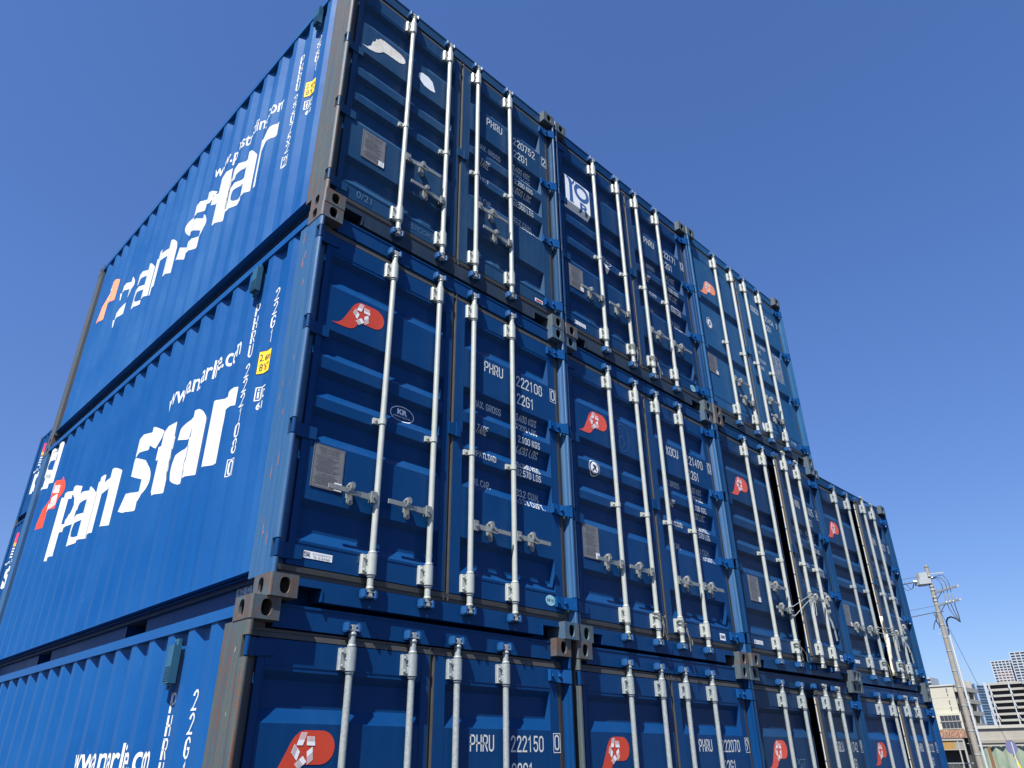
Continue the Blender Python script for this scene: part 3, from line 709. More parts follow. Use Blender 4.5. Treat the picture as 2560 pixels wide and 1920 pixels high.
def round_label(parent, side, prof, cu, cv, a, b, kind):
    if kind == 'dfic':
        link('sticker', fold_door(Flat().ell(cu, cv, a, b), 'sticker', side, prof, .002), M_cyan, parent)
        link('sticker_print', fold_door(Flat().cap('DFIC', cu-a*.7, cv-b*.2, b*.45, width=a*1.4), 'sticker_print', side, prof, .0034), M_ink, parent)
    elif kind == 'KR':
        f = Flat().ring(cu, cv, a, b, .005); f.text('KR', cu-a*.42, cv-b*.05, cu+a*.42, cv+b*.62, bold=.05); f.text('KOREAN REGISTER', cu-a*.72, cv-b*.42, cu+a*.72, cv-b*.24)
        link('register_mark', fold_door(f, 'register_mark', side, prof, .002), M_sticker, parent)
    elif kind == 'R': link('register_mark', fold_door(Flat().ring(cu, cv, a, b, .004).text('R', cu-a*.3, cv-b*.4, cu+a*.3, cv+b*.4), 'register_mark', side, prof, .002), M_chalk, parent)
    elif kind == 'seal':
        link('seal', fold_door(Flat().ell(cu, cv, a, b), 'seal', side, prof, .002), M_sticker, parent)
        link('seal_print', fold_door(Flat().ring(cu, cv, a*.93, b*.93, a*.2), 'seal_print', side, prof, .0032), M_seal, parent)
        f = Flat().line([(cu-a*.4, cv-b*.45), (cu+a*.35, cv+b*.2), (cu-a*.2, cv+b*.35), (cu+a*.4, cv-b*.35)], a*.16)
        link('seal_print', fold_door(f, 'seal_print', side, prof, .0032), M_seal, parent)
def plate(parent, prof, u0, u1, v0, v1, tilt=True):
    o = HINGE['left']; m = MB(); m.box(u0-o.x, u1-o.x, YF-.004-o.y, YF-.001-o.y, v0, v1)
    link('data_plate', m, M_plate, parent)
    t = Flat(); w = u1-u0; h = v1-v0
    t.text('APPROVED FOR TRANSPORT', u0+w*.14, v0+h*.90, u0+w*.86, v0+h*.935); t.text('UNDER CUSTOMS SEAL', u0+w*.2, v0+h*.845, u0+w*.8, v0+h*.88)
    t.frame(u0+w*.22, v0+h*.765, u0+w*.78, v0+h*.82, .0015); t.text('CSC SAFETY APPROVAL', u0+w*.2, v0+h*.30, u0+w*.75, v0+h*.33)
    for i in range(16):
        v = v0+h*(.72-.042*i)
        if abs(v-(v0+h*.315)) < h*.03: continue
        a = u0+w*(.08+.03*(i % 3)); b = u0+w*(.62+.28*((i*37 % 10)/10)); t.rect(a, v, b, v+h*.009)
    t.frame(u0+.004, v0+.004, u1-.004, v1-.004, .0015)
    link('plate_print', t.fold('plate_print', [], [], lambda u, v: (u-o.x, YF-.0052-o.y, v)), M_ink, parent)
    s = Flat().rect(u0+w*.74, v0+h*.02, u0+w*.98, v0+h*.20); link('plate_sticker', s.fold('plate_sticker', [], [], lambda u, v: (u-o.x, YF-.0062-o.y, v)), M_sticker, parent)
    s = Flat().text('ACEP', u0+w*.77, v0+h*.155, u0+w*.95, v0+h*.18).text('808', u0+w*.79, v0+h*.08, u0+w*.93, v0+h*.10, bold=.03); link('sticker_print', s.fold('sticker_print', [], [], lambda u, v: (u-o.x, YF-.0074-o.y, v)), M_ink, parent)

# ------------------------------------------------------------------ one container
CID = [0]
def container(x, y, z, label, body, side_mat=None, post=None, cast=None, doors=None, prof='A', right_open=0.0, low=False, rail=None, group='blue shipping containers in the main stack'):
    root = thing('shipping_container', label, 'shipping container', (x, y, z), 0, group)
    side_mat = side_mat or body; post = post or body; rail = rail or body
    parts = {}
    for s in (0, 1):
        sc = (1, 1, 1) if s == 0 else (-1, 1, 1); lx = 0 if s == 0 else W
        def put(name, key, mat):
            o = link(name, ME[key], mat, root, (lx, 0, 0)); o.scale = sc; return o
        w = put('side_wall', 'wall', side_mat); parts['wall%d' % s] = w
        put('top_rail', 'toprail', side_mat); put('bottom_rail', 'botrail', rail)
        if low: o = put('corner_post', 'endpost', body); o.scale = (sc[0], -1, 1); o.location.y = LEN
        else: parts['post%d' % s] = put('corner_post', 'post', post if s == 0 else (post if post is M_post_blue else body))
        put('corner_post', 'endpost', post)
    ci = 0
    for zz, sz in ((0, 1), (H, -1)):
        for yy, sy in ((0, 1), (LEN, -1)):
            for xx, sx in ((0, 1), (W, -1)):
                mm = (cast or [M_cast_grey])[ci % len(cast or [1])]; ci += 1
                o = link('corner_casting', ME['casting'], mm, root, (xx, yy, zz)); o.scale = (sx, sy, sz)
    link('roof_panel', ME['roof'], body, root); link('floor_deck', ME['deck'], M_deck, root); link('end_wall', ME['endwall'], body, root)
    if low:
        o = link('end_wall', ME['endwall'], body, root, (0, LEN, 0)); o.scale = (1, -1, 1); return root, parts
    hd = link('door_header', ME['header'], body, root); sl = link('door_sill', ME['sill'], M_sill_grey if z > 5 else body, root)
    for s in LEAF:
        for rx in RODX[s]:
            link('cam_keeper', ME['keeper'], M_keeper, hd, (rx, ROD_Y, 2.489)); link('cam_keeper', ME['keeper'], M_keeper, sl, (rx, ROD_Y, .086))
    d = doors or {}
    leaf = {}
    for s in LEAF:
        o = link('door', ME['leaf'][(s, prof)], body, root, HINGE[s]); leaf[s] = o
        if s == 'right' and right_open: o.rotation_euler.z = R(right_open)
        link('gasket', ME['gasket'][s], M_grub, o)
        for hz in HZ: link('hinge', ME['hinge'][s], M_hinge if s == 'right' else body, o, (0, 0, hz))
        rm = d.get('rodmat', M_galv)
        for k, rx in enumerate(RODX[s]):
            px = rx-HINGE[s].x; py = ROD_Y-HINGE[s].y
            link('locking_rod', ME['rod'], rm, o, (px, py, 0))
            for bz in BR: link('rod_bracket', ME['bracket'], rm, o, (px, py, bz))
            link('rod_guide', ME['guide'], rm, o, (px, py, 1.160))
            sg, hz = d['handles'][s][k]
            if sg == 'down':
                hn = link('handle', ME['handle'][1], M_galv_rough, o, (px+.045, py-.012, hz)); hn.rotation_euler = (0, R(80), 0)
                link('handle_catch', ME['catch'][1], M_handle, o, (px, py, hz+.10))
            else:
                link('handle', ME['handle'][sg], M_handle, o, (px, py, hz)); link('handle_catch', ME['catch'][sg], M_handle, o, (px, py, hz))
    # lock keeper plate over the middle joint
    m = MB(); ox = HINGE['right']
    m.box(1.190-ox.x, 1.290-ox.x, YF-.010-ox.y, YF-.003-ox.y, 1.262, 1.352); m.box(1.255-ox.x, 1.292-ox.x, YF-.02-ox.y, YF-.010-ox.y, 1.255, 1.358)
    link('joint_plate', m, body, leaf['right'])
    parts['leaf'] = leaf
    return root, parts

HA = {'left': [(-1, .648), (-1, .650)], 'right': [(1, .642), (1, .646)]}
HS = {'left': [(1, .835), (-1, .620)], 'right': [(1, .812), (-1, .610)]}
HC = {'left': [(1, .672), (-1, .455)], 'right': [(1, .680), (-1, .450)]}
def door_logo(leafo, prof, fz=M_orange):
    w, h, u0, v0 = .400, .228, .195, 1.748
    link('logo', fold_door(emblem(Flat(), u0, v0, w, h), 'logo', 'left', prof, .0016), fz, leafo)
    link('logo_star', fold_door(star(Flat(), u0, v0, w, h), 'logo_star', 'left', prof, .0030), M_logo_white, leafo)
def door_marks(leafo, prof, *a, mat=None):
    for f in door_text(*a): link('marking', fold_door(f, 'marking', 'right', prof), mat or M_white, leafo)

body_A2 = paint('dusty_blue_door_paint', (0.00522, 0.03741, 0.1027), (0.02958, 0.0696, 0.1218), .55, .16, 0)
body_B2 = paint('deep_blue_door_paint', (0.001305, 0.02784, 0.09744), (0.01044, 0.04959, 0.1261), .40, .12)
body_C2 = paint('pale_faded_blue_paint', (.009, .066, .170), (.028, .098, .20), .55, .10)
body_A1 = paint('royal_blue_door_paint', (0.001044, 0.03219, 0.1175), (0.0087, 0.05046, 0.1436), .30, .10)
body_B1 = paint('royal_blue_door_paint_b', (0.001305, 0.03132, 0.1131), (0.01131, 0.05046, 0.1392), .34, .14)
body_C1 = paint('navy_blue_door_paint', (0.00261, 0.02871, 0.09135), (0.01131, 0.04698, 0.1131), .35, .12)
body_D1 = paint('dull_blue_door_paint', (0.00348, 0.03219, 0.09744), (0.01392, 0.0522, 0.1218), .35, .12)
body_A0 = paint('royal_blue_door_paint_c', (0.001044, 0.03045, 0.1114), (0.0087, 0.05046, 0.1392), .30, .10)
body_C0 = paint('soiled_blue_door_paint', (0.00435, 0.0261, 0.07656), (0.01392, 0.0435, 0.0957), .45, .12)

OFF = {'A2': (.003, -.002, 2), 'B2': (2.465, .010, 2), 'C2': (4.902, -.006, 2), 'A1': (0, 0, 1), 'B1': (2.451, .019, 1), 'C1': (4.899, -.007, 1), 'D1': (7.327, .022, 1),
       'A0': (-.077, .017, 0), 'B0': (2.418, .012, 0), 'C0': (4.874, .016, 0), 'D0': (7.296, .017, 0)}
def at(k): x, y, t = OFF[k]; return (x, y, t*GZ)
RUS, GRY, BLU = M_cast_rust, M_cast_grey, M_cast_blue

# --- top row
r, p = container(*at('A2'), 'dusty blue top row container with a yellowed blank patch and white octagon on its door', body_A2, M_side_top, M_post_green, [RUS, GRY, RUS, GRY, RUS, GRY, RUS, GRY], {'handles': HS})
A2 = p
lf = p['leaf']; pr = PROF_A
side_marks(r, p['wall0'], 'lower', '220752', '2', True)
link('vent', ME['vent'], M_vent, p['wall0'], (.006, .560, 2.30))
q = Flat().poly([(.168, 1.752), (.215, 1.762), (.25, 1.80), (.262, 1.86), (.285, 1.88), (.29, 1.915), (.315, 1.93), (.325, 1.952), (.37, 1.962), (.48, 1.955)]+arcpts(.50, 1.895, .09, .058, 80, -70, 8)+[(.44, 1.838), (.37, 1.83), (.335, 1.79), (.30, 1.765), (.24, 1.748)])
link('adhesive_patch', fold_door(q, 'adhesive_patch', 'left', pr, .0018), M_blob, lf['left'], label='yellowed blank patch where a logo was')
q = Flat().poly([(.735, 1.85), (.74, 1.90), (.775, 1.925), (.84, 1.925), (.885, 1.90), (.905, 1.845), (.92, 1.80), (.895, 1.79), (.86, 1.785), (.80, 1.79), (.765, 1.815)])
link('adhesive_patch', fold_door(q, 'adhesive_patch', 'left', pr, .0018), M_sticker, lf['left'], label='white octagonal patch')
plate(lf['left'], pr, .268, .475, .620, .890)
door_marks(lf['right'], pr, 'PHRU', '220752', '2', rows_std('2.200 KGS', '4.850 LBS', '28.280 KGS', '62.350 LBS', 'NET'))
cross_label(lf['right'], 'right', pr, 2.12, .205, .10, .035, 'red')
for t_, a_ in (('0/21', (.27, .225, .40, .285)), ('(57COK)', (.74, .215, .97, .270))): link('chalk_writing', fold_door(Flat().text(t_, *a_, bold=-.006), 'chalk_writing', 'left', pr, .002), M_chalk, lf['left'])

r, p = container(*at('B2'), 'top row container with a white square P R sign on its left door', body_B2, None, None, [RUS, GRY, GRY, GRY, GRY, GRY, GRY, BLU], {'handles': HA})
lf = p['leaf']
link('white_sign', fold_door(Flat().poly([(.178, 1.625), (.565, 1.625), (.565, 2.05), (.178, 2.05)]), 'white_sign', 'left', pr, .0016), M_sticker, lf['left'])
q = Flat(); q.poly([(.195, 2.025), (.245, 2.035), (.285, 1.98), (.290, 1.73), (.30, 1.70), (.235, 1.70), (.242, 1.74), (.240, 1.93), (.225, 1.985), (.20, 2.0)])
q.ring(.435, 1.905, .120, .110, .045).line([(.29, 1.95), (.33, 2.03), (.37, 1.985)], .02); q.text('R', .40, 1.655, .545, 1.775, bold=.02)
link('sign_print', fold_door(q, 'sign_print', 'left', pr, .0030), plain('sign_blue_print', (.02, .09, .28)), lf['left'])
round_label(lf['left'], 'left', pr, .772, 1.228, .095, .066, 'KR')
q = Flat().poly([(.72, 1.165), (.76, 1.17), (.815, 1.135), (.82, 1.09), (.79, 1.10), (.75, 1.13)]); link('torn_sticker', fold_door(q, 'torn_sticker', 'left', pr, .0022), M_sticker, lf['left'])
plate(lf['left'], pr, .165, .366, .625, .880); cross_label(lf['left'], 'left', pr, .182, .218, .178, .040, 'korean')
door_marks(lf['right'], pr, 'PHRU', '222171', '0', rows_std('2.100 KGS', '4.630 LBS', '28.380 KGS', '62.570 LBS'))
round_label(lf['right'], 'right', pr, 2.175, .238, .052, .038, 'dfic')

r, p = container(*at('C2'), 'top row container with flat pale faded doors, faded orange logo and round seal', body_C2, None, None, [RUS, GRY, RUS, BLU, GRY, GRY, BLU, BLU], {'handles': HC}, 'B')
lf = p['leaf']; pb = PROF_B
door_logo(lf['left'], pb, M_orange_faded); round_label(lf['left'], 'left', pb, .318, 1.318, .068, .082, 'seal'); plate(lf['left'], pb, .135, .345, .610, .860)
f = Flat().cap('KDCU', 1.560, 2.070, .084, width=.195, bold=.02).cap('221434', 1.905, 2.070, .084, width=.29, bold=.02).cap('22G1', 1.91, 1.915, .084, width=.175, bold=.02).cap('7', 2.272, 2.075, .08, width=.038, bold=.02)
for t_, u, v, w in (('MAX. GROSS', 1.50, 1.49, .25), ('TARE', 1.50, 1.385, .10), ('PAYLOAD', 1.50, 1.262, .19), ('CUBE', 1.50, 1.15, .12)): f.cap(t_, u, v, .042, width=w, bold=.02)
for i, t_ in enumerate(('30.480 KGS', '67.200 LBS', '2.180 KGS', '4.810 LBS', '28.300 KGS', '62.390 LBS', '33.2 CU.M.', '1.173 CU.FT.')): f.cap(t_, 1.95, 1.500-i*.052, .038, width=.225, bold=.02)
f.cap('M 185', 2.02, .235, .035, width=.12, bold=.02)
link('marking', fold_door(f, 'marking', 'right', pb), M_white, lf['right'])
link('adhesive_patch', fold_door(Flat().ell(1.285, .255, .028, .055), 'adhesive_patch', 'right', pb, .0018), M_sticker, lf['right'])

# --- middle row
r, p = container(*at('A1'), 'bright blue middle row near-corner container with clean white side lettering and KR oval', body_A1, M_side, M_post_blue, [RUS, BLU, BLU, GRY, RUS, BLU, GRY, GRY], {'handles': HA})
A1 = p; lf = p['leaf']
side_marks(r, p['wall0'], 'panstar', '222108', '0', False)
link('vent', ME['vent'], M_vent, p['wall0'], (.006, .845, 2.262))
door_logo(lf['left'], pr); round_label(lf['left'], 'left', pr, .822, 1.297, .098, .058, 'KR')
plate(lf['left'], pr, .186, .396, .640, .903); cross_label(lf['left'], 'left', pr, .197, .232, .184, .040, 'korean')
door_marks(lf['right'], pr, 'PHRU', '222108', '0', rows_std('2.100 KGS', '4.630 LBS', '28.380 KGS', '62.570 LBS'))
round_label(lf['right'], 'right', pr, 2.195, .258, .052, .038, 'dfic')
q = Flat().line([(.54, .255), (.56, .295), (.545, .30), (.555, .27), (.575, .235), (.59, .27), (.575, .28)], .003); link('chalk_writing', fold_door(q, 'chalk_writing', 'left', pr, .002), M_chalk, lf['left'])

r, p = container(*at('B1'), 'middle row container with a chalked figure 8 and an oval seal on its left door', body_B1, None, M_post_blue, [GRY, RUS, GRY, GRY, BLU, BLU, BLU, GRY], {'handles': HA})
lf = p['leaf']; door_logo(lf['left'], pr, plain('red_logo_paint', c3('cf4b38'), .45)); round_label(lf['left'], 'left', pr, .375, 1.440, .072, .070, 'seal')
plate(lf['left'], pr, .172, .370, .650, .918)
q = Flat().ring(.815, 1.845, .100, .135, .004).ring(.80, 1.895, .032, .045, .004).ring(.80, 1.80, .040, .052, .004); link('chalk_writing', fold_door(q, 'chalk_writing', 'left', pr, .002), M_chalk, lf['left'])
door_marks(lf['right'], pr, 'KDCU', '221490', '0', rows_std('2.100 KGS.', '4.630 LBS.', '28.380 KGS.', '62.570 LBS.'))
cross_label(lf['right'], 'right', pr, 2.07, .205, .095, .060, 'cimc')

r, p = container(*at('C1'), 'middle row container, right door ajar and held by crossed ropes, torn sticker on left door', body_C1, None, None, [RUS, GRY, RUS, GRY, RUS, BLU, BLU, GRY],
                 {'handles': {'left': HS['left'], 'right': [(1, .80), ('down', .735)]}}, right_open=5.0)
C1 = p; lf = p['leaf']; door_logo(lf['left'], pr, MATS['red_logo_paint']); plate(lf['left'], pr, .275, .482, .640, .895); cross_label(lf['left'], 'left', pr, .21, .222, .17, .038, 'korean')
q = Flat().poly([(.705, 1.225), (.815, 1.225), (.82, 1.335), (.705, 1.345)]); link('torn_sticker', fold_door(q, 'torn_sticker', 'left', pr, .0022), M_plate, lf['left'])
link('sticker_print', fold_door(Flat().text('axle', .705, 1.245, .81, 1.30, bold=.02), 'sticker_print', 'left', pr, .0036), M_ink, lf['left'])
door_marks(lf['right'], pr, 'PHRU', '221025', '4', rows_std('2.100 KGS', '4.630 LBS', '28.380 KGS', '62.570 LBS')); cross_label(lf['right'], 'right', pr, 2.10, .205, .095, .060, 'cimc')

r, p = container(*at('D1'), 'rightmost middle row container, right door ajar, cream tarpaulin bulging from the gap', body_D1, None, None, [GRY, GRY, RUS, GRY, GRY, GRY, GRY, GRY],
                 {'handles': {'left': HA['left'], 'right': [(1, .66), ('down', .68)]}, 'rodmat': M_galv_rough}, right_open=4.0)
D1 = p; lf = p['leaf']; door_logo(lf['left'], pr, MATS['red_logo_paint']); plate(lf['left'], pr, .180, .380, .650, .905); round_label(lf['left'], 'left', pr, .755, 1.290, .05, .055, 'R'); cross_label(lf['left'], 'left', pr, .19, .225, .17, .038, 'korean')
door_marks(lf['right'], pr, 'PHRU', '222021', '0', rows_std('2.100 KGS', '4.630 LBS', '28.380 KGS', '62.570 LBS')); round_label(lf['right'], 'right', pr, 2.20, .25, .045, .035, 'dfic')

# --- bottom row
r, p = container(*at('A0'), 'bottom row container numbered 222150, at the near corner and set slightly out to the left', body_A0, M_side, M_post_green, [RUS, GRY, RUS, GRY, RUS, RUS, RUS, GRY], {'handles': HA, 'rodmat': M_galv_rough})
A0 = p; lf = p['leaf']; side_marks(r, p['wall0'], 'panstar', '222150', '0', False); link('vent', ME['vent'], M_vent, p['wall0'], (.006, .835, 2.225))
door_logo(lf['left'], pr); door_marks(lf['right'], pr, 'PHRU', '222150', '0', rows_std('2.100 KGS', '4.630 LBS', '28.380 KGS', '62.570 LBS')); plate(lf['left'], pr, .186, .396, .640, .903)
r, p = container(*at('B0'), 'bottom row container numbered 222070 with a clean orange logo', body_A0, None, M_post_green, [RUS, GRY, RUS, GRY, RUS, GRY, RUS, GRY], {'handles': HA, 'rodmat': M_galv_rough})
lf = p['leaf']; door_logo(lf['left'], pr); door_marks(lf['right'], pr, 'PHRU', '222070', '9', rows_std('2.100 KGS', '4.630 LBS', '28.380 KGS', '62.570 LBS')); plate(lf['left'], pr, .186, .396, .640, .903)
r, p = container(*at('C0'), 'soiled bottom row container, green smear by its left hinges, right door ajar', body_C0, None, None, [GRY, GRY, RUS, GRY, GRY, GRY, GRY, GRY], {'handles': HA, 'rodmat': M_galv_rough}, right_open=5.0)
C0 = p; lf = p['leaf']; door_logo(lf['left'], pr, MATS['red_logo_paint']); door_marks(lf['right'], pr, 'GBLU', '221742', '9', rows_std('2.100 KGS', '4.630 LBS', '28.380 KGS', '62.570 LBS'))
q = Flat().poly([(.115, 2.02), (.128, 1.99), (.142, 1.92), (.148, 1.84), (.138, 1.80), (.122, 1.86), (.112, 1.95)]); link('paint_smear', fold_door(q, 'paint_smear', 'left', pr, .002), plain('green_paint_smear', (.02, .13, .10)), lf['left'])
q = Flat().text('PGT', .74, 1.74, .93, 1.82); link('chalk_writing', fold_door(q, 'chalk_writing', 'left', pr, .002), M_chalk, lf['left'])
r, p = container(*at('D0'), 'rightmost bottom row container, numbered 222122, its right door slightly ajar', body_A0, None, None, [GRY, GRY, GRY, GRY, GRY, GRY, GRY, GRY], {'handles': HA, 'rodmat': M_galv_rough}, right_open=2.5)
D0 = p; lf = p['leaf']; door_logo(lf['left'], pr); door_marks(lf['right'], pr, 'PHRU', '222122', '2', rows_std('2.100 KGS', '4.630 LBS', '28.380 KGS', '62.570 LBS'))

# edge rails with rivets on the ajar leaves
def rivet_strip(leafo, wide=.022, mat=None):
    m = MB(); o = HINGE['right']; x = LEAF['right'][0]
    m.box(x-.004-o.x, x-.001-o.x, .078-o.y, .078+wide-o.y, DZ0+.03, DZ1-.02)
    for i in range(9):
        z = .28+i*.255; m.tube((x-.012-o.x, .089-o.y, z), (x-.003-o.x, .089-o.y, z), .010, .013, 8)
    link('edge_strip', m, mat or plain('cream_edge_strip', c3('b9b3a2'), .5), leafo)
for P_ in (C1, D1, C0, D0): rivet_strip(P_['leaf']['right'])

def scratches(post_, n, seed, mat):
    rnd = random.Random(seed)
    for _ in range(n):
        y = rnd.uniform(.07, .22); z = rnd.uniform(.2, 2.4); l = rnd.uniform(.02, .10); w = rnd.uniform(.004, .012)
        f = Flat().poly([(-y-w*.3, z), (-y+w*.4, z+l*.1), (-y+w*.8, z+l*.7), (-y+w*.5, z+l), (-y-w*.1, z+l*.6)])
        link('scratch', f.fold('scratch', [], [], lambda u, v: (.0028, -u, v)), mat, post_)
M_salmon = plain('salmon_primer_scratch', c3('8a5f54'), .7); scratches(A1['post0'], 16, 3, M_salmon); scratches(A2['post0'], 12, 5, plain('rust_scratch', c3('6f4630'), .8)); scratches(A0['post0'], 10, 8, plain('pale_scratch', c3('8b8f88'), .7))
# tape with pencilled mark on the near bottom rail
o = link('tape_label', MB().box(.1025, .1035, .400, .585, .070, .135), plain('grey_tape', c3('8e9aa6'), .6), A1['wall0'])
q = Flat().text('4/2. C', -.57, .083, -.425, .124); link('tape_writing', q.fold('tape_writing', [], [], lambda u, v: (.1010, -u, v)), M_ink, A1['wall0'])

# --- stack standing behind, seen over and beside the main one
body_E = paint('rear_stack_blue_paint', (0.00261, 0.04176, 0.1436), (0.01305, 0.06525, 0.1783), .35, .1)
EX, EY = 2.442, 14.03
def rear(k, label):
    r, p = container(EX, EY, k*GZ, label, body_E, body_E, body_E, [GRY], low=True, rail=body_E, group='blue containers stacked behind')
    if k >= 2:
        w = p['wall0']; Y = LEN-.62; x = lambda a: -(Y)+a
        e = Flat().rect(x(.02), 1.96, x(.16), 2.23); link('logo', fold_side(e, 'logo', .002), plain('red_flag_paint', c3('d8344e')), w)
        e = Flat().rect(x(.02), 1.86, x(.13), 1.96); e.rect(x(.02), 1.96, x(.05), 2.10); link('logo', fold_side(e, 'logo', .0034), plain('amber_flag_paint', c3('f0a030')), w)
        e = Flat()
        for i in range(4): e.rect(x(-.04+.0*i), 1.78-i*.075, x(.15), 1.82-i*.075)
        e.text('www.kctc.co.kr', x(-.30), 1.40, x(.85), 1.50, bold=.02)
        e.text('K' if k == 3 else 'S', x(.0), .72, x(.55), 1.30, bold=.05); e.text('CT' if k == 3 else 'L', x(.70), .72, x(1.7), 1.30, bold=.05)
        link('marking', fold_side(e, 'marking'), M_white, w)
    return r
rear(3, 'topmost blue container of the stack behind, its red logo showing past the far end')
rear(2, 'second blue container from the top of the stack showing past the far end')
rear(1, 'blue container second from the ground in the stack behind, hidden by the near stack')
rear(0, 'blue container on the ground in the stack behind, hidden by the near stack')

# ------------------------------------------------------------------ ropes
def world_of(k, leafo, lx, ly, lz, side, ang):
    o = HINGE[side]; b = Vector(at(k)); v = Vector((lx-o.x, ly-o.y, lz)); v.rotate(Matrix.Rotation(R(ang), 3, 'Z')); return b+o+v
def rope(pts, r, label, mat=M_rope, group=None, sag=0):
    m = MB()
    for run in pts: m.path(run, r, 6)
    return tag(link('rope', m, mat), label, 'rope', group)
def wrap(c, r, z0, z1, turns, n=14):
    out = []
    for i in range(int(turns*n)+1):
        t = 2*math.pi*i/n; out.append(Vector(c)+Vector((r*math.cos(t), r*math.sin(t), z0+(z1-z0)*i/(turns*n)-c[2])))
    return out
for k, ang, z0, z1, z2, z3, lab in (('C1', 5, .66, .56, .83, .80, 'pale rope crossed in an X across an open door gap'),
                                    ('D1', 4, .70, .635, .715, .64, 'two level strands of pale rope holding the rightmost ajar doors together')):
    a = Vector(at(k))+Vector((1.045, ROD_Y, 0)); b = world_of(k, None, 1.390, ROD_Y, 0, 'right', ang)
    bz = at(k)[2]
    def P(v, z, dx=0, dy=-.03): return Vector((v.x+dx, v.y+dy, bz+z))
    runs = [[P(a, z0), P(b, z2)], [P(a, z1), P(b, z3)], wrap((a.x, a.y, bz+z1), .030, bz+z1-.02, bz+z0+.02, 3), wrap((b.x, b.y, bz+z3), .026, bz+z3-.02, bz+z2+.03, 4),
            [P(b, z3, .02), P(b, z3-.12, .03), P(b, z3-.20, .01)], [P(b, z3, -.01), P(b, z3-.16, -.02)]]
    rope(runs, .0032, lab)
def knot(k, lx, z, lab, side='left', ang=0, mat=M_rope_dark):
    v = world_of(k, None, lx, ROD_Y, 0, side, ang); bz = at(k)[2]; runs = [wrap((v.x, v.y-.002, bz+z), .036, bz+z+.05, bz+z-.01, 2)]
    rnd = random.Random(int(lx*1000)+ord(k[0]))
    for i in range(4):
        pts = [Vector((v.x+.03, v.y-.03, bz+z))]
        for j in range(5): pts.append(pts[-1]+Vector((rnd.uniform(-.015, .03), rnd.uniform(-.012, .008), rnd.uniform(-.05, -.015) if i < 3 else rnd.uniform(-.01, .03))))
        runs.append(pts)
    return rope(runs, .0038, lab, mat)
knot('B2', 1.045, .27, 'frayed rope tuft on the lower left door bracket of the P R sign container')
knot('B2', 1.390, .27, 'rope hanging on the lower bracket right of the joint, P R sign container', 'right')
knot('B1', 1.045, .28, 'dark rope looped on the lower bracket left of the middle joint, figure 8 container')
knot('B1', 1.390, .26, 'twisted rope on the lower bracket right of the middle joint, figure 8 container', 'right')
knot('C1', 1.045, .26, 'dark rope tail on the lower bracket beside the gap, torn sticker container')
knot('D1', 1.045, .26, 'rope on the lower bracket left of the gap, rightmost middle row container')
knot('D1', 1.390, .26, 'rope on the lower bracket right of the gap, rightmost middle row container', 'right', 4)
# pale lining hanging out of the ajar container
b = Vector(at('D1')); m = MB(); pts = []
for i in range(9):
    z = .14+i*.09; wv = .11-.008*i+.012*math.sin(i*1.9); xx = 1.235+.015*math.sin(i*1.3); pts.append((xx-wv/2, xx+wv/2, -.005+.012*math.sin(i*1.1), z))
vs = []; 
for a_, c_, y_, z_ in pts: vs += [(b.x+a_, b.y+y_, b.z+z_), (b.x+(a_+c_)/2, b.y+y_-.025, b.z+z_), (b.x+c_, b.y+y_-.005, b.z+z_)]
fs = []
for i in range(8):
    for j in range(2): fs.append((i*3+j, i*3+j+1, i*3+j+4, i*3+j+3))
m.add(vs, fs, True); o = link('tarpaulin', m, plain('cream_tarpaulin', c3('d8d2b8'), .6)); md = o.modifiers.new('s', 'SOLIDIFY'); md.thickness = .004
tag(o, 'cream tarpaulin bulging out of the door gap, rightmost middle row container', 'tarpaulin')
#BACKGROUND

# ------------------------------------------------------------------ ground and the street behind
gm, gt, gb = new_mat('asphalt_yard'); gv = coords(gt, rnd=False)
gt.links.new(mix(gt, ramp(gt, noise(gt, gv, .35, 6), .3, .7), (.040, .040, .040), (.060, .058, .055)), gb.inputs['Base Color']); gb.inputs['Roughness'].default_value = .9
g = MB().box(-2500, 2500, -2500, 2500, -.5, 0); struct(link('ground', g, gm))
M_conc = plain('weathered_concrete', c3('8c887e'), .85, 0, .22, .8); M_conc2 = plain('grey_pole_concrete', c3('807b71'), .8, 0, .2, 6)
M_beige = plain('beige_wall_panels', c3('a19e90'), .8, 0, .06, .3); M_beige2 = plain('pale_concrete_balcony', c3('8f8d84'), .8, 0, .12, .5)
M_winD = plain('dark_window_glass', (.03, .035, .045), .15, 0, .2, .3); M_grey = plain('grey_facade', c3('98a0a8'), .6, 0, .1, .1)
M_glassb = plain('blue_curtain_glass', (.035, .075, .125), .12, 0, .35, .05); M_paleb = plain('pale_blue_cladding', c3('8496ad'), .5, 0, .05, .1)
M_offw = plain('off_white_frame', c3('8f8d85'), .7, 0, .08, .2); M_tw = plain('white_tower_frame', c3('9ea4aa'), .7, 0, .05, .02); M_tbr = plain('brown_tower_panel', c3('8d7670'), .7, 0, .2, .02)
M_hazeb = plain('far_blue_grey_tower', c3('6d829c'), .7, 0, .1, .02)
M_blackc = plain('black_cable', (.012, .012, .016), .5); M_ins = plain('white_porcelain', c3('c6ccd0'), .3, 0, .05); M_steel = plain('galvanised_fitting', c3('9aa09f'), .5, .3, .3, 20)
M_whitep = plain('white_conduit', c3('a4a8aa'), .45, 0, .1, 3)

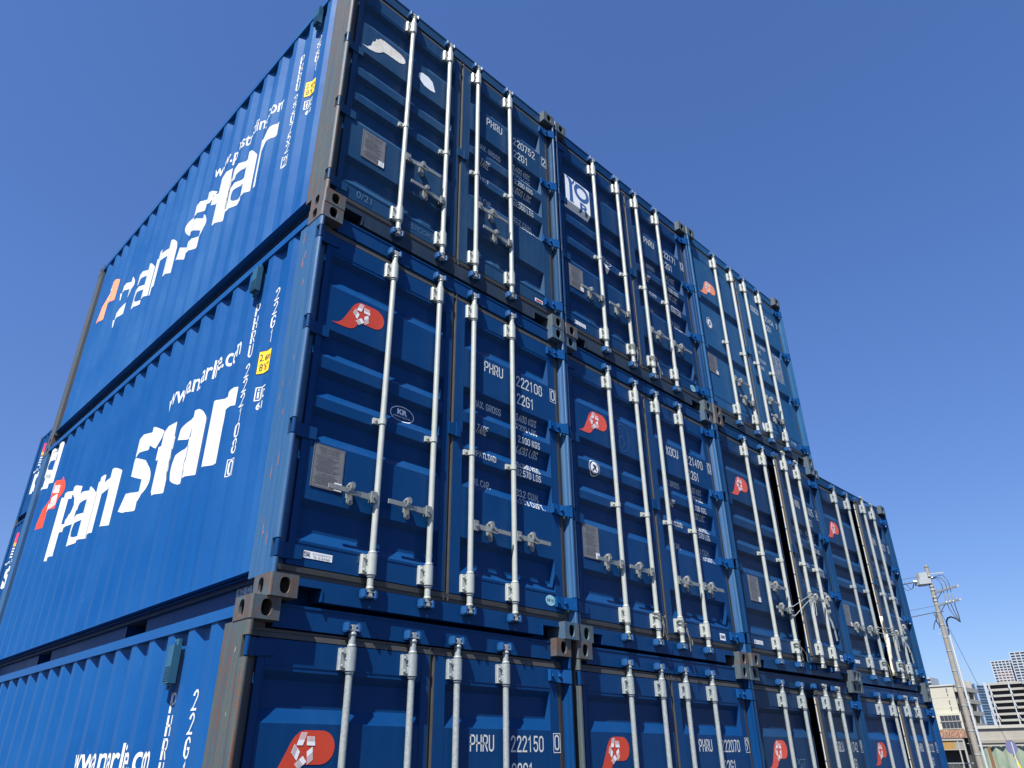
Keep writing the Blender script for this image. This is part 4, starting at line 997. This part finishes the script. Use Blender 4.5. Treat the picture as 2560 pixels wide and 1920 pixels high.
# concrete utility pole, 11.5 m
PX, PY = 44.48, 9.25; AD = Vector((-.6, -.8, 0)); PD = Vector((.255, -.967, 0))
pole = thing('utility_pole', 'round concrete utility pole carrying a grey switch box and three cable terminations', 'utility pole', (PX, PY, 0))
m = MB(); m.tube((0, .0, 0), (0, .05, 11.42), .160, .100, 18); m.tube((0, .05, 11.42), (0, .05, 11.50), .125, .115, 18); link('pole', m, M_conc2, pole)
m = MB(); c_ = PD*.235
m.tube((c_.x*1.15, c_.y*1.15, 0), (c_.x*.9, c_.y*.9+.03, 8.15), .062, .058, 10)
link('cable_conduit', m, M_whitep, pole)
for z in (1.9, 3.0, 4.2, 5.1, 5.9, 6.9, 7.6, 8.25, 8.95, 9.35):
    r_ = .160-.060*z/11.42; m = MB(); m.tube((0, .05*z/11.4, z-.03), (0, .05*z/11.4, z+.03), r_+.014, r_+.014, 16)
    d_ = PD*(r_+.07); m.obox((d_.x*.9, d_.y*.9, z), (PD*.07), (AD*.02), (0, 0, .02)); link('pole_band', m, M_steel, pole)
for k, z in enumerate((2.4, 2.9, 3.6, 4.3, 5.0, 5.7, 6.4, 7.1, 7.8)):
    sgn = 1 if k % 2 else -1; m = MB(); d_ = PD*sgn; m.tube((d_.x*.12, d_.y*.12, z), (d_.x*.34, d_.y*.34, z), .011, n=6); link('step_bolt', m, M_steel, pole)
m = MB(); c_ = -PD*.23; m.tube((c_.x, c_.y, 0), (c_.x*.9, c_.y*.9, 4.6), .05, .05, 8); link('earth_pipe', m, plain('black_pipe', (.02, .02, .022), .6), pole)
for z, L_ in ((9.96, 1.95), (9.27, 1.85)):
    m = MB(); e = AD*L_; m.obox((e.x*.5, e.y*.5, z), AD*(L_*.5), PD*.05, (0, 0, .05))
    for t in (.25, .55): q0 = AD*.10; q1 = AD*(L_*.34); m.tube((q0.x, q0.y, z-.36), (q1.x, q1.y, z-.03), .022, n=6)
    for i in range(4): q0 = AD*(L_*(.45+.14*i)); m.tube((q0.x, q0.y, z), (q0.x, q0.y, z+.10), .035, .028, 10)
    link('crossarm', m, M_steel, pole)
m = MB(); e = PD*.75; m.obox((e.x*.5, e.y*.5+.05, 11.02), PD*.38, AD*.03, (.0, 0, .03)); m.tube((e.x*.78, e.y*.78, 10.15), (e.x*.78, e.y*.78, 11.05), .018, n=6); link('top_bracket', m, M_steel, pole)
for z, a0 in ((9.55, 40), (9.75, 160), (10.15, 250), (10.35, 20), (10.9, 200)):
    m = MB(); d_ = Vector((math.cos(R(a0)), math.sin(R(a0)), 0)); m.tube((0, .04, z-.05), (0, .04, z+.05), .135, .132, 14); m.obox((d_.x*.17, d_.y*.17+.04, z), d_*.07, Vector((-d_.y, d_.x, 0))*.045, (0, 0, .05)); link('clamp', m, M_steel, pole)
bx = -PD*.42; m = MB(); m.obox((bx.x, bx.y, 10.62), PD*.30, AD*.22, (0, 0, .14)); m.obox((bx.x+.0, bx.y+.0, 10.93), PD*.20, AD*.18, (0, 0, .19))
m.obox((bx.x, bx.y, 10.45), PD*.20, AD*.14, (0, 0, .05))
link('switch_box', m, plain('light_grey_switch_box', c3('8d9397'), .4, 0, .15, 5), pole)
for d_, z in ((-.78, 10.68), (.02, 10.80)):
    e = PD*d_; m = MB(); m.tube((e.x, e.y, z), (e.x-.10*PD.x, e.y-.10*PD.y, z+.02), .07, .06, 12); m.tube((e.x+.12*PD.x, e.y+.12*PD.y, z), (e.x, e.y, z), .045, .05, 12); link('bushing', m, M_ins, pole)
def Q(q, z, off=0.0):
    """a point in the plane of the arms: q metres sideways of the pole, z up"""
    return Vector((AD.x*q/.62, AD.y*q/.62, z-.24*q+off))
for q, z in ((.49, 9.48), (.66, 9.50), (.83, 9.52)):
    m = MB(); m.tube(Q(q, z), Q(q-.02, z+.42), .048, .022, 10)
    link('stress_cone', m, plain('grey_stress_cone', c3('6e7377'), .5, 0, .2, 20), pole)
    m = MB(); m.lathe(Q(q, z-.12), [(.03, 0), (.085, .03), (.03, .06), (.08, .09), (.03, .12)], 12); link('insulator', m, M_ins, pole)
for pts, r_ in (([(.05, 10.78), (.35, 10.86), (.62, 10.90), (.80, 10.62), (.83, 10.25), (.81, 9.93)], .016), ([(.05, 10.76), (.30, 10.80), (.52, 10.74), (.66, 10.5), (.68, 10.2), (.64, 9.92)], .016),
                ([(.05, 10.74), (.25, 10.76), (.40, 10.62), (.47, 10.35), (.47, 9.9)], .016), ([(.49, 9.34), (.53, 9.05), (.66, 8.72), (.84, 8.42)], .022),
                ([(.66, 9.36), (.69, 9.1), (.76, 8.75), (.85, 8.42)], .022), ([(.83, 9.38), (.85, 9.0), (.87, 8.7), (.86, 8.42)], .022), ([(.86, 8.40), (.72, 8.55), (.50, 8.66), (.32, 8.60), (.22, 8.42), (.20, 8.12)], .042)):
    m = MB(); m.path([Q(a_, b_) for a_, b_ in pts], r_, 7); link('riser_cable', m, M_blackc, pole)
m = MB(); m.path([Q(-.30, 8.85), Q(-.22, 8.70), Q(-.26, 8.45), Q(-.18, 8.25)], .03, 6).path([Q(-.30, 8.5), Q(-.45, 8.2), Q(-.5, 8.0)], .02, 6).path([Q(-.2, 8.9), Q(-.12, 8.5), Q(-.2, 8.1)], .02, 6); link('cable_joint', m, M_blackc, pole)
def wire(pts, r, label, n=14, sag=0.0, mat=M_blackc):
    a_, b_ = Vector(pts[0]), Vector(pts[1]); P = [a_.lerp(b_, i/n)-Vector((0, 0, sag*4*(i/n)*(1-i/n))) for i in range(n+1)]
    m = MB(); m.path(P, r, 6); return tag(link('overhead_wire', m, mat), label, 'wire', 'wires on the utility pole')
LD = Vector((-.35, .94, 0))
for (dq, z, L_, sg_, r_, lab) in ((-.60, 10.93, 34, .6, .012, 'thin dark wire leaving the pole top towards the containers'), (-.80, 10.66, 34, .9, .030, 'thick dark cable leaving the grey switch box towards the containers'),
                       (-.12, 9.28, 34, 1.0, .010, 'thin middle wire running from the pole behind the containers'), (-.15, 8.95, 34, 1.2, .022, 'lower dark cable running from the pole behind the containers')):
    a_ = Vector((PX, PY, z))+PD*dq; wire((a_, a_+LD*L_+Vector((0, 0, -.2))), r_, lab, sag=sg_)
m = MB(); a_ = Vector((PX, PY, 10.66))-PD*.85
m.path([a_, a_-PD*.18+Vector((0, 0, -.35)), a_-PD*.45+Vector((0, 0, -.42)), a_-PD*.7+Vector((0, 0, -.12))], .016, 6); m.path([a_, a_-PD*.1+Vector((0, 0, -.3)), a_-PD*.22+Vector((0, 0, -.38)), a_-PD*.5+Vector((0, 0, .02))], .014, 6)
m.tube(a_-PD*.60+Vector((0, 0, .22)), a_-PD*.95+Vector((0, 0, .12)), .08, .05, 8); m.tube(a_-PD*.62+Vector((0, 0, .24)), a_-PD*.60+Vector((0, 0, .62)), .016, n=6); m.tube(a_-PD*.78+Vector((0, 0, .2)), a_-PD*.80+Vector((0, 0, .62)), .016, n=6)
tag(link('cable_joint', m, M_blackc), 'black cable joint with two upright tails beside the grey switch box', 'cable joint')
wire(((PX, PY, 9.25), (43.95, 7.12, 0.0)), .010, 'taut guy wire slanting from the pole down to the ground by the round sign')
m = MB(); m.tube((43.95, 7.12, 0), Vector((43.95, 7.12, 0)).lerp(Vector((PX, PY, 9.25)), .20), .045, n=8); tag(link('guy_guard', m, plain('yellow_plastic_guard', c3('d8a818'), .5)), 'yellow plastic guard round the foot of the guy wire', 'cable guard')

# round road sign seen from behind
sg = thing('road_sign', 'round road sign seen from behind on a white post', 'road sign', (43.95, 7.50, 0))
m = MB(); m.tube((.05, 0, 0), (.05, -.02, 2.42), .030, n=10); link('post', m, M_whitep, sg)
m = MB(); n_ = Vector((.62, .78, 0)).normalized(); c_ = Vector((0, .02, 2.20)); m.tube(c_-n_*.004, c_+n_*.004, .30, n=28); m.tube(c_-n_*.012, c_+n_*.010, .305, n=28, caps=False); link('sign_plate', m, plain('sign_back_violet_grey', c3('6d6d8e'), .5, .2), sg)

# concrete viaduct wall
v = thing('viaduct_wall', 'long pale concrete wall of a raised road with a ledge along its foot', 'wall', (137, 20, 0))
m = MB().box(0, 1.2, -60, 14.0, 3.95, 5.55); link('wall', m, M_conc, v)
m = MB().box(-.25, 1.3, -60, 14.1, 5.55, 5.98); link('coping', m, plain('pale_concrete_coping', c3('9c9a91'), .85, 0, .12, .6), v)
m = MB().box(-.5, 1.3, -60, 14.1, 3.55, 3.95); m.box(-.2, 1.3, -60, 14.0, 0, 3.55); link('ledge', m, M_conc2, v)

# green corrugated fence
fn = thing('corrugated_fence', 'pale green corrugated sheet fence below the concrete wall', 'fence', (66, 0, 0)); pts = []
y = -30.0
while y < 16.4:
    for k in range(4): pts.append((.09*math.cos(R(90*k)), y+.17*k))
    y += .68
m = MB(); m.sheet(pts, 'z', 0, 2.46, True); link('sheet', m, worn('faded_green_sheet', c3('6d7f6c'), c3('7f8a78'), c3('6a5540'), .70, .80, .6, (1, 1.4, .5)), fn)
m = MB(); m.box(-.14, -.02, -30, 16.4, 2.46, 2.56); link('top_rail', m, M_offw, fn)
for yy in (14.3,): m = MB(); m.box(-.16, -.10, yy-.09, yy+.09, 0, 2.44); link('rusty_post', m, plain('rusty_orange_post', c3('6e4a30'), .8), fn)
m = MB(); m.box(-.14, .02, 15.85, 16.1, 0, 2.5); link('dark_post', m, plain('dark_post', (.02, .018, .016), .8), fn)

# low shed with a rusty fascia
sh = thing('shed', 'small white-framed shed with an ochre panel and a dark open front', 'shed', (50.9, 12.0, 0))
m = MB(); m.box(-.05, .10, -.42, 4.0, 2.66, 2.74); m.box(-.03, .05, -.45, -.36, 0, 2.72); m.box(-.03, .05, -.12, -.06, 0, 2.70); m.box(0, .1, -.36, 4, 2.16, 2.20); link('frame', m, M_offw, sh)
m = MB(); m.box(.0, .05, .10, 4.0, 2.20, 2.66); link('ochre_panel', m, plain('ochre_board', c3('94753f'), .8, 0, .4, 14), sh)
m = MB(); m.box(.0, .05, -.36, .10, 2.20, 2.66); link('grey_panel', m, plain('grey_board', c3('7c7a78'), .7, 0, .2, 3), sh)
m = MB(); m.box(.9, .96, -.36, 4.0, 0, 2.66)
for i in range(18): m.box(.86, .9, -.3+i*.24, -.2+i*.24, 0, 2.6)
m.box(.0, 3.0, -.36, 4.0, 2.74, 2.80); link('back_wall', m, plain('dark_corrugated_sheet', (.03, .03, .035), .7), sh)
eav = thing('rusty_awning', 'rust-stained corrugated awning above the white-framed shed', 'awning', (51.4, 11.9, 0)); pts = []
for i in range(60): pts.append((-.0+.02*(i % 2), -.72+i*.075))
m = MB(); m.add([(x-.30, y, 2.80) for x, y in pts]+[(x+.25, y, 3.27) for x, y in pts], [(i, i+1, len(pts)+i+1, len(pts)+i) for i in range(len(pts)-1)])
link('sheet', m, worn('rust_streaked_sheet', c3('80705a'), c3('7a6248'), c3('4e2a1e'), .42, .54, .8, (3, 14, 1.2)), eav); m = MB(); m.box(-.2, .3, -.70, 3.7, 2.74, 2.79); m.box(.26, .32, -.7, 3.7, 0, 3.25); link('frame', m, plain('dark_awning_frame', (.03, .028, .025), .8), eav)
# chain-link fence
cf = thing('chain_link_fence', 'chain-link fence in front of the white-framed shed', 'fence', (49.5, 11.5, 0))
m = MB(); m.tube((0, -.6, 1.47), (0, 4, 1.47), .024, n=8); m.tube((0, -.25, 0), (0, -.25, 1.5), .024, n=8); link('rail', m, M_steel, cf)
m = MB()
for i in range(60):
    y = -.6+i*.09; m.tube((0, y, .62), (0, y+.85, 1.45), .004, n=4, caps=False) if y+.85 < 4 else None; m.tube((.006, y+.85, .62), (.006, y, 1.45), .004, n=4, caps=False) if y+.85 < 4 else None
link('mesh_net', m, M_steel, cf)

# beige block
bb = thing('apartment_block', 'beige panelled building with narrow dark windows and balconies on its side', 'building', (248, 67.3, 0))
m = MB(); m.box(0, 14, 0, 26, 0, 19.95)
for z in (5.6, 8.4, 11.2, 14.0, 16.9): m.box(-.03, 0, 0, 26, z, z+.06)
for y in (2.1, 5.0, 8.0, 11.0): m.box(-.03, 0, y, y+.06, 0, 19.95)
link('wall', m, M_beige, bb); m = MB(); m.box(-.25, 14.2, -.25, 26.2, 19.95, 20.25); link('parapet', m, plain('pale_parapet', c3('aaa89d'), .8), bb)
for z0, z1 in ((18.2, 19.3), (17.3, 17.8), (15.0, 16.1), (14.05, 14.5), (13.4, 13.9)): m = MB(); m.box(-.06, 0, 1.72, 1.95, z0, z1); link('window', m, M_winD, bb)
m = MB(); m.box(-1.6, -.04, -.7, 5.9, 0, 12.75); link('lower_wall', m, plain('cream_lower_wall', c3('a8a595'), .8, 0, .05, .3), bb)
for z0, z1 in ((10.75, 12.15), (8.85, 10.25)):
    m = MB(); m.box(-1.66, -1.6, -.2, 4.9, z0, z1); w_ = link('window', m, M_winD, bb); m = MB(); m.box(-1.80, -1.6, -.4, 5.1, z0-.22, z0-.02)
    for i in range(5): m.box(-1.72, -1.66, -.2+i*1.0, -.12+i*1.0, z0, z1)
    link('frame', m, M_offw, w_)
for k in range(6):
    z = 3.0+k*3.1; m = MB(); m.box(.6, 13.5, -2.6, 0, z-.18, z); m.box(.6, .9, -2.6, 0, z, z+1.0); m.box(.6, 13.5, -2.6, -2.4, z, z+.95); m.box(4, 4.3, -2.5, 0, z, z+2.9); m.box(9, 9.3, -2.5, 0, z, z+2.9); link('balcony', m, M_beige2, bb)
m = MB(); m.box(.2, 13.9, -.04, 0, .5, 19.4); link('balcony_door', m, M_winD, bb)

# glass-fronted tower
gt_ = thing('glass_tower', 'tall office block with blue glass front and a pale blue end wall', 'building', (725, 186, 0))
e1 = Vector((13.2, 6.4, 0)); e2 = Vector((9.0, -7.0, 0))*6
m = MB(); vs = [Vector((0, 0, 0)), e1, e1+e2, e2]; m.add([tuple(v_) for v_ in vs]+[(v_.x, v_.y, 55) for v_ in vs], [(0, 1, 5, 4), (1, 2, 6, 5), (2, 3, 7, 6), (3, 0, 4, 7), (4, 5, 6, 7)]); link('end_wall', m, M_paleb, gt_)
nrm = Vector((-e2.y, e2.x, 0)).normalized(); nrm = nrm if nrm.dot(Vector((-1, -.3, 0))) > 0 else -nrm
m = MB(); a_ = e2.normalized()*1.5+nrm*.25; b_ = e2+nrm*.25
m.add([(a_.x, a_.y, 0), (b_.x, b_.y, 0), (b_.x, b_.y, 53.5), (a_.x, a_.y, 53.5)], [(0, 1, 2, 3)]); link('glass_front', m, M_glassb, gt_)
m = MB()
for k in range(26): z = 2.0+k*2.05; c_ = (a_+b_)/2+nrm*.2; m.obox((c_.x, c_.y, z), (b_-a_)/2, nrm*.15, (0, 0, .10 if k % 2 else .22))
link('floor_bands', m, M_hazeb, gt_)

# parking-deck style office
of = thing('office_building', 'mid-rise building with open floor bands and white zigzag bracing', 'building', (414, 100, 0))
m = MB(); m.box(2.5, 25, -34, .3, 0, 31.2); link('core', m, plain('dark_recess', (.04, .038, .045), .6, 0, .4, .3), of)
zs_ = [31.9-2.55*k for k in range(13)]
for z in zs_: m = MB(); m.box(0, 4, -14.5, .3, z-.42, z); m.box(-.05, .1, -14.5, .3, z-.95, z-.35); link('floor_band', m, M_offw, of)
for z in zs_: m = MB(); m.prism([(-1.0, -14.8), (2.5, -14.5), (2.5, -30), (-4.5, -30), (-4.5, -20)], 'z', z-1.3, z-.1); link('stair_band', m, M_tw, of)
for y0 in (-1.2, -9.3):
    m = MB()
    for k in range(12): z = zs_[k]; m.tube((-.5, y0, z), (-.5, y0-.35*(1 if k % 2 else -1)-.1*k, z-2.55), .20, n=6)
    m.box(-.6, -.3, y0-.22, y0+.22, 0, 31.9); link('brace', m, M_tw, of)
m = MB(); m.box(-.3, .5, -.1, 1.1, 0, 32.4); link('corner_column', m, M_grey, of)

# residential towers
def tower(name, label, x, y0, y1, H_, cols, rows, brown):
    t = thing(name, label, 'building', (x, y0, 0)); Wd = y0-y1
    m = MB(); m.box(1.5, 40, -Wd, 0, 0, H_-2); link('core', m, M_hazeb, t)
    if brown:
        m = MB(); m.box(.85, 1.0, -Wd*.82, -Wd*.20, 0, H_-14); link('brown_panel', m, M_tbr, t)
    m = MB()
    for i in range(rows+1): z = H_-i*(H_/ (rows*1.0))*.985; m.box(0, 1.7, -Wd, 0, z-1.0, z)
    link('floor_band', m, M_tw, t); m = MB()
    for j in range(cols+1): y = -j*Wd/cols; m.box(-.1, 1.7, y-.55, y+.55, 0, H_)
    link('vertical_frame', m, M_tw, t)
    m = MB(); m.box(1.0, 1.55, -Wd, 0, 0, H_-1); link('window_band', m, plain('tower_window_glass', (.10, .13, .17), .3, 0, .3, .04), t)
tower('apartment_tower', 'white gridded residential tower with brownish middle bays, lower of the two', 1340, 316, 287, 129, 6, 34, True)
tower('apartment_tower', 'taller white gridded residential tower at the right edge of the view', 1330, 286, 226, 138, 9, 36, False)
for (x, y0, y1, H_, lab) in ((700, 226, 210.8, 60, 'small dark grey tower top peeping above the beige building beside the containers'), (900, 247, 236, 52, 'pale blue tower between the pole and the glass block')):
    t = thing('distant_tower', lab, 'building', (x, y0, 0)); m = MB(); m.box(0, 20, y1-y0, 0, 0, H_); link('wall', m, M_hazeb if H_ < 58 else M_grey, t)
    m = MB()
    for k in range(int(H_/3)): m.box(-.2, 0, y1-y0, 0, k*3+.4, k*3+1.9)
    link('window_bands', m, M_winD if H_ > 58 else M_paleb, t)
